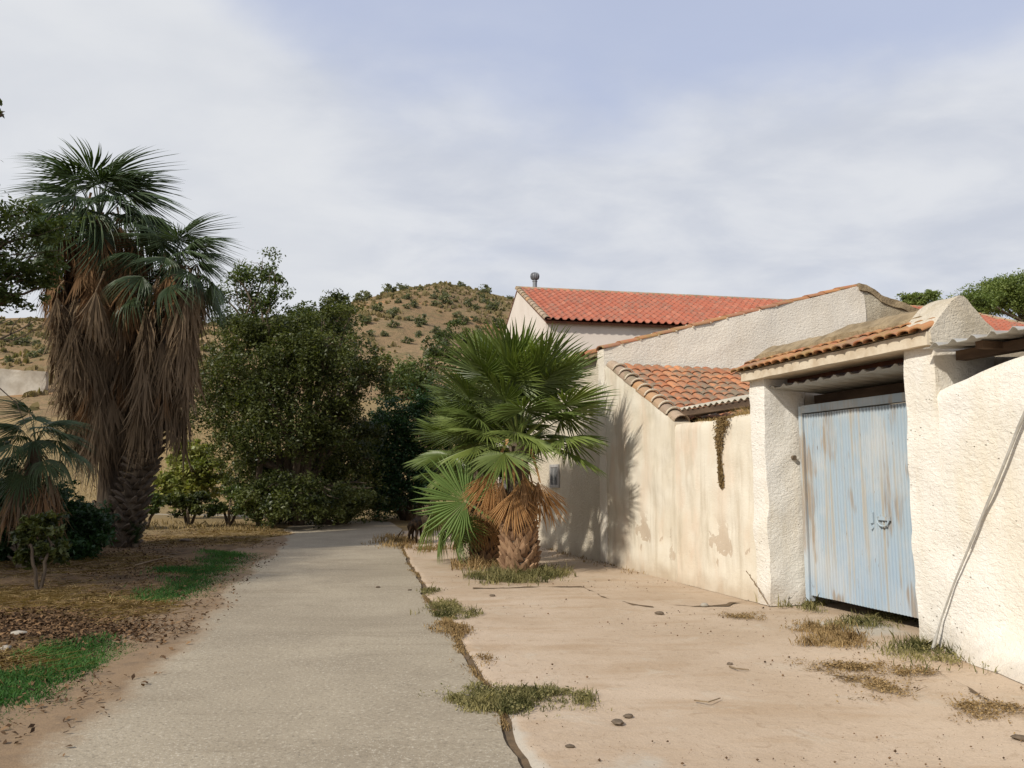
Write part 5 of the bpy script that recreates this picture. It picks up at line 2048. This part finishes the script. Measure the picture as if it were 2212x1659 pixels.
def verge():
    rs = np.random.default_rng(201)
    polys = [([(445, 1196), (566, 1196), (548, 1228), (500, 1262), (436, 1292), (372, 1304), (282, 1304), (330, 1282), (398, 1266), (385, 1248), (330, 1244), (360, 1234), (470, 1228)], 15000, 0.055, 'vivid green grass patch beside the far left road edge', 0.07),
             ([(-90, 1500), (60, 1455), (118, 1402), (180, 1388), (256, 1392), (258, 1416), (200, 1452), (150, 1486), (60, 1530), (-90, 1590)], 12000, 0.045, 'green grass patch in the near left corner of the verge', 0.05)]
    for pix, n, h, lab, fe in polys:
        P = poly_points(pix, n, rs, fe * 2.2)
        P = P[rs.random(len(P)) < np.clip(1.15 + 0.8 * fbm2(P[:, 0], P[:, 1], 3.0, 188, 3), 0.2, 1)]
        t_ = np.clip(0.5 + 0.5 * fbm2(P[:, 0], P[:, 1], 1.8, 88, 3) + rs.normal(size=len(P)) * 0.2, 0, 1)
        V, F, T = blades(P, h, 0.0055, rs, 0.9, t_)
        tag(put('grass', raw_mesh('grass', V, F, T), MAT['grass_green']), lab, 'grass', kind='stuff')
    # straw lying on the verge
    n = 42000
    Y = 3.6 + 21 * rs.random(n) ** 1.3
    X = road_left(Y) - 0.25 - 9 * rs.random(n) ** 1.25
    d = fbm2(X * 0.55, Y, 0.7, 130, 4)
    k = d > 0.02
    P = np.stack([X[k], Y[k]], -1)
    for pix, m_ in (([(-120, 1300), (120, 1286), (300, 1300), (430, 1318), (420, 1350), (250, 1340), (60, 1330), (-120, 1350)], 9000), ([(330, 1165), (480, 1148), (610, 1148), (600, 1168), (450, 1182), (330, 1190)], 5000),
                    ([(-100, 1222), (120, 1220), (330, 1205), (400, 1215), (250, 1245), (-100, 1256)], 5000), ([(-60, 1430), (100, 1420), (60, 1450), (-60, 1490)], 2500)):
        P = np.concatenate([P, poly_points(pix, m_, rs, 0.25)])
    V, F, T = blades(P, 0.13, 0.0042, rs, 1.0, None, None, 1.0)
    tag(put('straw', raw_mesh('straw', V, F, T), MAT['straw']), 'golden dry straw strewn over the earth verge', 'straw', kind='stuff')
    # fallen leaves and clods
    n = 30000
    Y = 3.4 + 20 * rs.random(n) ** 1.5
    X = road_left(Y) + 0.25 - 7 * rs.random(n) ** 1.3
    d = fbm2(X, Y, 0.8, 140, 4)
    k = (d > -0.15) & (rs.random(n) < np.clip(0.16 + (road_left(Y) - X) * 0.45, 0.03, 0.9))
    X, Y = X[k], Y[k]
    Q = poly_points([(-120, 1336), (120, 1336), (300, 1350), (330, 1375), (200, 1392), (60, 1400), (-120, 1420)], 6000, rs, 0.3)  # extra flecks in a denser, darker band across the near verge
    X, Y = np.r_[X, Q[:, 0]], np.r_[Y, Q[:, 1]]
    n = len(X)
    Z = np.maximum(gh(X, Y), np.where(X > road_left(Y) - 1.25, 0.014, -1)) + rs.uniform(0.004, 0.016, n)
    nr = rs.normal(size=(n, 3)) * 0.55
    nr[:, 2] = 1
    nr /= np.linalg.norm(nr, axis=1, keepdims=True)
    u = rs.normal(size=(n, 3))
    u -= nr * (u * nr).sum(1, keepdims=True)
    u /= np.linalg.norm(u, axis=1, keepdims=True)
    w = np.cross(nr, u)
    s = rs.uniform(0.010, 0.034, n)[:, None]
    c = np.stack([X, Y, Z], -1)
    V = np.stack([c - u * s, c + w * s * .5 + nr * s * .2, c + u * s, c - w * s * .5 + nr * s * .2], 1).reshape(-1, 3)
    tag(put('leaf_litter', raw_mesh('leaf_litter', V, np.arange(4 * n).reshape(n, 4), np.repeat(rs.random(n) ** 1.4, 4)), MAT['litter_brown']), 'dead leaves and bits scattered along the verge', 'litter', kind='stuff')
    # dry grass in the field behind
    n = 24000
    Y = 23 + 32 * rs.random(n) ** 1.2
    X = -24 + 18 * rs.random(n)
    k = X < road_left(Y) - 0.6 - 3.2 * smooth(24, 27, Y)
    k &= ~((Y > 25.5) & (Y < 32.5))
    P = np.stack([X[k], Y[k]], -1)
    V, F, T = blades(P, 0.15, 0.010, rs, 1.2)
    tag(put('dry_grass', raw_mesh('dry_grass', V, F, T), MAT['field_straw']), 'golden dry field grass behind the low shrubs', 'grass', kind='stuff')


verge()


def weed_patch(name, label, pix, n, mat, h, w, seed, z=0.012, lie=0.0, lean=0.8, group=None, feather=0.04):
    rs = np.random.default_rng(seed)
    P = poly_points(pix, int(n * 1.5), rs, feather * 1.8)
    dn = fbm2(P[:, 0], P[:, 1], 5.0, seed, 3)
    P = P[rs.random(len(P)) < np.clip(0.78 + 1.1 * dn, 0.08, 1)]
    hv = np.clip(0.75 + 0.9 * fbm2(P[:, 0], P[:, 1], 7.0, seed + 5, 2), 0.3, 1.8) * np.where(rs.random(len(P)) < 0.05, 1.9, 1.0)
    V, F, T = blades(P, h * hv, w, rs, lean, np.clip(0.5 + 0.6 * fbm2(P[:, 0], P[:, 1], 4.0, seed + 9, 2) + rs.normal(size=len(P)) * 0.2, 0, 1), z, lie)
    # small leaves among the stalks
    m = len(P) // 2
    idx = rs.integers(0, len(P), m)
    c = np.stack([P[idx, 0], P[idx, 1], z + rs.random(m) * h * (0.35 if lie else 0.9)], -1) + rs.normal(size=(m, 3)) * (0.012, 0.012, 0)
    nr = rs.normal(size=(m, 3))
    nr[:, 2] = abs(nr[:, 2]) + 0.4
    nr /= np.linalg.norm(nr, axis=1, keepdims=True)
    u = rs.normal(size=(m, 3))
    u -= nr * (u * nr).sum(1, keepdims=True)
    u /= np.linalg.norm(u, axis=1, keepdims=True)
    q = np.cross(nr, u)
    s = rs.uniform(0.006, 0.014, m)[:, None]
    V2 = np.stack([c - u * s, c + q * s * 0.6, c + u * s * 0.6, c + u * s, c - q * s * 0.6], 1).reshape(-1, 3)
    Vall = np.concatenate([V, V2])
    Fall = np.arange(len(Vall)).reshape(-1, 5)
    Tall = np.concatenate([T, np.repeat(rs.random(m), 5)])
    base = np.array([P[:, 0].mean(), P[:, 1].mean(), 0.0])
    o = put(name, raw_mesh(name, Vall - base, Fall, Tall), MAT[mat])
    o.location = base
    return tag(o, label, 'weeds', group)


GW = 'weed tufts on the concrete'
weed_patch('weed_tuft', 'largest green weed mat at the seam in the foreground', [(962, 1506), (990, 1494), (1040, 1488), (1120, 1490), (1200, 1496), (1238, 1510), (1240, 1526), (1180, 1536), (1100, 1545), (1030, 1540), (975, 1522)], 6500, 'weed_mix', 0.034, 0.0035, 601, group=GW)
weed_patch('weed_tuft', 'low green weed cushion on the seam, second largest along the road', [(920, 1312), (960, 1304), (985, 1312), (1014, 1328), (1005, 1336), (950, 1340), (922, 1328)], 2400, 'weed_mix', 0.05, 0.005, 602, group=GW)
weed_patch('weed_tuft', 'small dark weed tuft on the seam just beyond the low cushion', [(893, 1276), (950, 1272), (956, 1281), (905, 1287)], 900, 'weed_mix', 0.045, 0.005, 603, group=GW)
weed_patch('weed_tuft', 'flat dry weed on the seam below the low green cushion', [(950, 1348), (988, 1354), (984, 1374), (958, 1384), (944, 1372)], 2200, 'weed_dry', 0.035, 0.004, 604, group=GW)
weed_patch('weed_tuft', 'flat dry weed on the seam just above the largest weed mat', [(996, 1420), (1036, 1424), (1030, 1436), (1000, 1438)], 500, 'weed_dry', 0.03, 0.004, 605, group=GW)
weed_patch('weed_tuft', 'ring of yellowish grass round the front palm trunk', [(1040, 1248), (1060, 1232), (1090, 1240), (1120, 1245), (1160, 1240), (1172, 1228), (1200, 1236), (1190, 1254), (1130, 1262), (1060, 1262)], 4200, 'weed_mix', 0.09, 0.006, 606, group=GW, feather=0.1)
weed_patch('weed_tuft', 'dry grass round the rear palm trunk', [(1010, 1220), (1030, 1206), (1060, 1215), (1085, 1222), (1060, 1232), (1020, 1230)], 1200, 'weed_dry', 0.12, 0.007, 607, group=GW, feather=0.1)
weed_patch('weed_tuft', 'brown and green weed patch beside the dog at the end of the seam', [(830, 1166), (860, 1158), (890, 1166), (930, 1172), (900, 1178), (860, 1188), (826, 1180)], 1500, 'weed_dry', 0.09, 0.008, 608, group=GW, feather=0.12)
weed_patch('weed_tuft', 'faint brown weed strip between the dog and the rear palm', [(905, 1186), (950, 1180), (966, 1188), (930, 1194)], 700, 'weed_dry', 0.06, 0.008, 609, group=GW, feather=0.08)
weed_patch('weed_tuft', 'green weed clump at the foot of the left gate pier', [(1672, 1302), (1700, 1282), (1735, 1278), (1790, 1290), (1765, 1306), (1745, 1325), (1735, 1305), (1690, 1312)], 1500, 'weed_mix', 0.09, 0.005, 610, group=GW)
weed_patch('weed_tuft', 'brown trailing weed on the ramp before the blue gate', [(1740, 1370), (1780, 1346), (1822, 1350), (1850, 1358), (1835, 1382), (1880, 1392), (1800, 1402), (1752, 1394)], 2200, 'weed_dry', 0.06, 0.004, 611, group=GW, feather=0.06)
weed_patch('weed_tuft', 'greenish weed under the lower edge of the blue gate', [(1820, 1352), (1860, 1336), (1920, 1326), (1965, 1338), (1925, 1350), (1890, 1362), (1850, 1366)], 1700, 'weed_mix', 0.05, 0.004, 612, group=GW, feather=0.05)
weed_patch('weed_tuft', 'largest straw-brown weed patch on the ground before the white wall', [(1742, 1434), (1790, 1428), (1860, 1442), (1990, 1452), (1985, 1462), (1900, 1462), (1960, 1484), (1930, 1500), (1870, 1502), (1820, 1482), (1800, 1456)], 7000, 'weed_dry', 0.05, 0.0038, 613, lie=1.0, group=GW, feather=0.05)
weed_patch('weed_tuft', 'bushy weed at the foot of the white wall by the cable', [(1955, 1410), (1985, 1388), (2020, 1392), (2050, 1405), (2066, 1430), (2030, 1444), (1995, 1440)], 2600, 'weed_mix', 0.06, 0.004, 614, group=GW, feather=0.09)
weed_patch('weed_tuft', 'sparse dry weed at the lower right edge below the white wall', [(2066, 1540), (2100, 1528), (2180, 1532), (2240, 1545), (2200, 1560), (2110, 1560)], 2400, 'weed_dry', 0.035, 0.003, 615, lie=1.0, group=GW, feather=0.05)
weed_patch('weed_tuft', 'small brown weed before the cream wall end near the gate pier', [(1580, 1330), (1610, 1324), (1640, 1328), (1622, 1342), (1596, 1340)], 1400, 'weed_dry', 0.035, 0.004, 616, lie=1.0, group=GW)
weed_patch('weed_tuft', 'thin weed line along the foot of the cream wall', [(1200, 1187), (1290, 1208), (1400, 1238), (1398, 1244), (1290, 1216), (1196, 1193)], 1000, 'weed_dry', 0.05, 0.006, 617, group=GW, feather=0.06)


def seam_weeds():
    rs = np.random.default_rng(660)
    n = 5200
    Y = 4.3 + 14 * rs.random(n) ** 1.4
    k = fbm2(Y * 0, Y, 1.4, 71, 3) > -0.25
    Y = Y[k]
    X = seam(Y) + rs.normal(size=len(Y)) * 0.03
    V, F, T = blades(np.stack([X, Y], -1), 0.03, 0.004, rs, 0.9, None, -0.005)
    tag(put('seam_weeds', raw_mesh('seam_weeds', V, F, T), MAT['weed_dry']), 'tiny dry weeds growing along the concrete seam', 'weeds', kind='stuff')
    # grit on the forecourt
    n = 4200
    Y = 4.2 + 9 * rs.random(n) ** 1.5
    X = seam(Y) + 0.1 + rs.random(n) * (P0[0] - (Y - P0[1]) * math.tan(TH) - seam(Y) - 0.1)
    d = fbm2(X, Y, 0.9, 75, 4)
    k = d > 0.0
    X, Y = X[k], Y[k]
    n = len(X)
    s = 0.0025 + 0.010 * rs.random(n) ** 9
    C = np.stack([X, Y, 0.012 + s * 0.3], -1)
    oct_ = np.array([(1, 0, 0), (0, 1, 0), (-1, 0, 0), (0, -1, 0), (0, 0, 0.8), (0, 0, -0.8)])
    V = (C[:, None] + oct_[None] * s[:, None, None] * rs.uniform(0.6, 1.4, (n, 6, 1))).reshape(-1, 3)
    f = np.array([(0, 1, 4), (1, 2, 4), (2, 3, 4), (3, 0, 4), (1, 0, 5), (2, 1, 5), (3, 2, 5), (0, 3, 5)])
    F = (np.arange(n)[:, None, None] * 6 + f[None]).reshape(-1, 3)
    T = np.repeat(rs.random(n) ** 1.2, 6)
    tag(put('grit', raw_mesh('grit', V, F, T), MAT['litter_brown']), 'crumbs of earth and grit over the pinkish concrete', 'grit', kind='stuff')


seam_weeds()


def stone(px, py, size, label, mat='stone_dark', flat=0.55, elong=1.3, seed=0, name='stone', zz=None):
    rs = np.random.default_rng(seed + int(px))
    import bmesh
    bm = bmesh.new()
    bmesh.ops.create_icosphere(bm, subdivisions=2, radius=1)
    V = np.array([v.co[:] for v in bm.verts])
    F = [tuple(v.index for v in f.verts) for f in bm.faces]
    bm.free()
    V = V * (1 + 0.28 * fbm(V + px, 1.3, 3, 3))[:, None] * np.array([elong, 1, flat]) * size
    p = ground(px, py)
    z = float(gh(p[0], p[1])) if zz is None else zz
    o = put(name, raw_mesh(name, V, F, None, True), MAT[mat])
    o.location = (p[0], p[1], z + size * flat * 0.55)
    o.rotation_euler = (0, 0, rs.uniform(0, 3))
    tag(o, label, 'stone', 'stones lying about')


for px, py, s, lab, mat, zz in (
        (38, 1392, 0.055, 'large pale stone on the dark soil at the left edge', 'stone_pale', None), (12, 1420, 0.045, 'flat pale stone just below the large pale one', 'stone_pale', None),
        (365, 1392 - 6, 0.05, 'black clod on the verge nearest the road edge', 'stone_dark', None), (420, 1304 + 20, 0.04, 'dark clod below the far grass patch', 'stone_dark', None), (400, 1178, 0.09, 'dark lump by the spiky rosette plant', 'stone_dark', None),
        (272, 1440 + 4, 0.035, 'pale rubble piece by the near grass patch', 'stone_pale', None), (338, 1345, 0.03, 'small pale stone on the straw near the road', 'stone_pale', None), (350, 1420, 0.03, 'small dark clod on brown soil left of the road', 'stone_dark', None),
        (1335, 1566, 0.035, 'flat brown clod on the foreground concrete, larger of two', 'stone_dark', 0.008), (1357, 1551, 0.024, 'dark pebble just above the flat brown clod', 'stone_dark', 0.008), (1231, 1617, 0.02, 'dark pebble alone near the bottom of the concrete', 'stone_dark', 0.008),
        (1576, 1437, 0.022, 'brown pebble in the middle of the pinkish concrete', 'stone_dark', 0.008), (2205, 1600, 0.035, 'brown stone at the lower right corner of the concrete', 'stone_dark', 0.008), (816, 1271, 0.03, 'small dark clod on the grey road', 'stone_dark', 0.01),
        (885, 1277, 0.025, 'dark clod on the grey road beside the seam', 'stone_dark', 0.01), (1064, 1289, 0.03, 'dark pebble before the front palm', 'stone_dark', 0.008), (1522, 1285 + 26, 0.05, 'whitish flake by the foot of the cream wall', 'stone_pale', 0.008),
        (1425, 1328, 0.04, 'brown clod beside the crack in the concrete', 'stone_dark', 0.008), (1210, 1192 - 8, 0.06, 'dark lump at the far end of the cream wall foot', 'stone_dark', 0.008)):
    stone(px, py, s, lab, mat, 0.5, 1.4, 3, 'stone', zz)


def stick(pl, r, lab, zz=0.02, mat='twig'):
    b = MB()
    pts = [ground(*p) for p in pl]
    o = pts[0].copy()
    o[2] = 0
    z = [zz if zz is not None else float(gh(p[0], p[1])) + 0.02 for p in pts]
    b.tube([np.array([p[0] - o[0], p[1] - o[1], q + 0.01 * (i % 2)]) for i, (p, q) in enumerate(zip(pts, z))], [r * (1 - 0.5 * i / len(pts)) for i in range(len(pts))], 6)
    tag(b.build('twig', MAT[mat], None, True, Matrix.Translation(Vector(o))), lab, 'twig', 'twigs on the ground')


stick([(1576, 1445), (1590, 1452), (1618, 1452)], 0.008, 'short curved twig on the pinkish concrete')
stick([(145, 1590), (190, 1578), (218, 1565)], 0.014, 'dry twig at the road edge in the near left', None)
stick([(425, 1320), (440, 1328), (455, 1322), (478, 1320)], 0.014, 'bent dark twig at the left road edge', None)
stick([(290, 1235), (330, 1222), (375, 1212)], 0.016, 'long dark twig lying on the verge behind the green grass', None)
stick([(1500, 1519), (1530, 1526), (1556, 1514)], 0.006, 'thin dry twig in the foreground concrete')


def wall_plants():
    # dead creeper hanging down the cream wall
    rs = np.random.default_rng(700)
    r = bthing('dry_creeper', 'brown dead creeper hanging down the cream wall from its top', 'creeper', 0.0, 1.0)
    n = 2600
    z = 2.42 - 0.98 * rs.random(n) ** 1.0
    f = (2.42 - z) / 0.98
    wd = np.interp(f, [0, 0.2, 0.45, 0.55, 0.8, 0.95, 1], [0.20, 0.15, 0.07, 0.04, 0.06, 0.06, 0.02])
    t = 1.02 + 0.10 * np.sin(f * 3.0) * 0.3 - 0.14 * (f < 0.15) * rs.random(n) + rs.normal(size=n) * wd * 0.45
    nn = -0.010 - 0.03 * rs.random(n) * (1 - 0.5 * f)
    C = np.stack([nn, t, z], -1)
    nr = rs.normal(size=(n, 3))
    nr[:, 0] -= 1.0
    nr /= np.linalg.norm(nr, axis=1, keepdims=True)
    u = rs.normal(size=(n, 3))
    u[:, 2] -= 1.0
    u -= nr * (u * nr).sum(1, keepdims=True)
    u /= np.linalg.norm(u, axis=1, keepdims=True)
    w = np.cross(nr, u)
    s = rs.uniform(0.012, 0.03, n)[:, None]
    V = np.stack([C - u * s, C + w * s * .4, C + u * s, C - w * s * .4], 1).reshape(-1, 3)
    bpart('foliage', V, np.arange(4 * n).reshape(n, 4), MAT['creeper_dry'], r, False, np.repeat(rs.random(n), 4))
    b = MB()
    for k in range(4):
        b.tube([(0.06, 0.95 + 0.04 * k, 2.42), (-0.02, 0.96 + 0.04 * k, 2.36), (-0.02, 1.0 + 0.02 * k, 1.9), (-0.016, 1.02 + 0.01 * k, 1.55)], [0.008, 0.007, 0.005, 0.003], 5)
    b.bbuild('stem', MAT['twig'], r)
    # dry grass on the wall head
    r = bthing('dry_grass_tuft', 'straw-coloured dry grass on top of the cream wall beside the gate pier', 'grass', 0.1, 0.8)
    m = 900
    tt = np.concatenate([0.32 + 0.45 * rs.random(m // 2), 0.6 + 1.2 * rs.random(m - m // 2)])
    Pn = 0.03 + 0.22 * rs.random(m)
    a = rs.uniform(0, 6.28, m)
    hh = rs.uniform(0.05, 0.16, m) * np.where(np.arange(m) < m // 2, 1.1, 0.5)
    c = np.stack([Pn, tt, np.full(m, 2.39)], -1)
    d = np.stack([np.cos(a), np.sin(a), np.zeros(m)], -1)
    ln = np.stack([rs.normal(size=m) * 0.5 - 0.2, rs.normal(size=m) * 0.5, np.zeros(m)], -1)
    tip = c + ln * hh[:, None] + np.stack([np.zeros(m), np.zeros(m), hh], -1)
    V = np.stack([c - d * 0.004, c + d * 0.004, tip], 1).reshape(-1, 3)
    bpart('blades', V, np.arange(3 * m).reshape(m, 3), MAT['straw'], r, False, np.repeat(rs.random(m), 3))
    # thin sprig by the pier
    r = bthing('wall_sprig', 'thin dry sprig leaning across the left gate pier foot', 'plant', -0.1, 0.1)
    b = MB()
    b.tube([(-0.06, -0.02, 0.03), (-0.10, 0.12, 0.22), (-0.12, 0.33, 0.40)], [0.006, 0.005, 0.003], 5)
    for k in range(7):
        f = 0.3 + 0.1 * k
        p = np.array([-0.06 - 0.06 * f, -0.02 + 0.35 * f, 0.03 + 0.37 * f])
        b.tube([p, p + (-0.02, 0.02 * (-1) ** k, 0.04)], [0.004, 0.007], 4)
    b.bbuild('stem', MAT['twig'], r)


wall_plants()


def cable():
    pts = [Wp(-0.10, -2.63, 0.02), Wp(-0.06, -2.71, 0.30), Wp(-0.05, -2.88, 0.66), Wp(-0.05, -3.10, 1.05), Wp(-0.05, -3.36, 1.50), Wp(-0.05, -3.62, 1.98), Wp(-0.05, -3.80, 2.30), Wp(-0.06, -3.95, 2.55), Wp(-0.02, -4.05, 2.72)]
    base = pts[0].copy()
    base[2] = 0
    b = MB()
    fine = []
    P = np.array(pts)
    for u in np.linspace(0, len(P) - 1, 40):
        fine.append([np.interp(u, np.arange(len(P)), P[:, j]) for j in range(3)])
    fine = np.array(fine) - base
    b.tube(list(fine), list(np.interp(np.linspace(0, 1, 40), [0, 0.1, 0.5, 1], [0.018, 0.008, 0.011, 0.016])), 8)
    b.tube(list(fine[14:] + (0.004, 0.006, 0.0) + np.array([[0.004 * math.sin(i), 0.010, 0.0] for i in range(len(fine) - 14)])), 0.008, 6)
    o = b.build('cable', MAT['cable_grey'], None, True, Matrix.Translation(Vector(base)))
    tag(o, 'grey cable slanting down the white wall to a bushy weed', 'cable')


cable()


# ------------------------------------------------------------------ the dog
def dog():
    p = ground(897, 1173)
    r = thing('dog', 'dark brindled dog walking behind the pale palm frond', 'dog', (p[0], p[1], 0.008), R(86))
    # x forward; skeleton of joints with radii
    J = {'pelvis': ((-0.30, 0, 0.47), 0.095), 'loin': ((-0.10, 0, 0.49), 0.088), 'chest': ((0.16, 0, 0.47), 0.125), 'wither': ((0.27, 0, 0.52), 0.10), 'neck': ((0.38, 0, 0.60), 0.068), 'skull': ((0.46, 0, 0.67), 0.075),
         'muzzle': ((0.57, 0, 0.64), 0.040), 'nose': ((0.625, 0, 0.63), 0.026),
         'tail1': ((-0.40, 0.01, 0.45), 0.030), 'tail2': ((-0.47, 0.05, 0.33), 0.022), 'tail3': ((-0.50, 0.08, 0.20), 0.014)}
    E = [('pelvis', 'loin'), ('loin', 'chest'), ('chest', 'wither'), ('wither', 'neck'), ('neck', 'skull'), ('skull', 'muzzle'), ('muzzle', 'nose'), ('pelvis', 'tail1'), ('tail1', 'tail2'), ('tail2', 'tail3')]
    for s, sw in ((1, 0.07), (-1, -0.05)):
        k = 'l' if s > 0 else 'r'
        y = 0.085 * s
        J.update({k + 'h1': ((-0.28, y, 0.40), 0.075), k + 'h2': ((-0.22 + sw, y * 1.1, 0.29), 0.048), k + 'h3': ((-0.35 + sw, y * 1.15, 0.17), 0.026), k + 'h4': ((-0.32 + sw, y * 1.15, 0.045), 0.023), k + 'h5': ((-0.26 + sw, y * 1.15, 0.018), 0.022),
                  k + 'f1': ((0.20, y, 0.38), 0.062), k + 'f2': ((0.17 - sw, y * 1.05, 0.25), 0.036), k + 'f3': ((0.20 - sw, y * 1.05, 0.13), 0.026), k + 'f4': ((0.19 - sw, y * 1.05, 0.035), 0.023), k + 'f5': ((0.235 - sw, y * 1.05, 0.018), 0.021)})
        E += [('pelvis', k + 'h1'), (k + 'h1', k + 'h2'), (k + 'h2', k + 'h3'), (k + 'h3', k + 'h4'), (k + 'h4', k + 'h5'), ('chest', k + 'f1'), (k + 'f1', k + 'f2'), (k + 'f2', k + 'f3'), (k + 'f3', k + 'f4'), (k + 'f4', k + 'f5')]
        J[k + 'e1'] = ((0.44, 0.05 * s, 0.735), 0.026)
        J[k + 'e2'] = ((0.455, 0.085 * s, 0.70), 0.014)
        E += [('skull', k + 'e1'), (k + 'e1', k + 'e2')]
    names = list(J)
    me = bpy.data.meshes.new('body')
    me.from_pydata([J[k][0] for k in names], [(names.index(a), names.index(b)) for a, b in E], [])
    o = bpy.data.objects.new('body_cage', me)
    COL.objects.link(o)
    o.modifiers.new('skin', 'SKIN')
    lay = me.skin_vertices[0].data
    for i, k in enumerate(names):
        lay[i].radius = (J[k][1], J[k][1])
        lay[i].use_root = (k == 'pelvis')
    md = o.modifiers.new('sub', 'SUBSURF')
    md.levels = md.render_levels = 2
    dg = bpy.context.evaluated_depsgraph_get()
    m2 = bpy.data.meshes.new_from_object(o.evaluated_get(dg))
    bpy.data.objects.remove(o)
    m2.name = 'body'
    m2.materials.clear()
    m2.polygons.foreach_set('use_smooth', np.ones(len(m2.polygons), bool))
    put('body', m2, MAT['dog_coat'], r)
    for s in (1, -1):
        b = MB()
        q = [(0.515, 0.042 * s, 0.685), (0.522, 0.047 * s, 0.685)]
        b.tube(q, 0.010, 8)
        b.build('eye', MAT['glass_dark'], r, True)


dog()
for o in list(bpy.data.objects):
    for k in ('_n', '_t'):
        if k in o:
            del o[k]
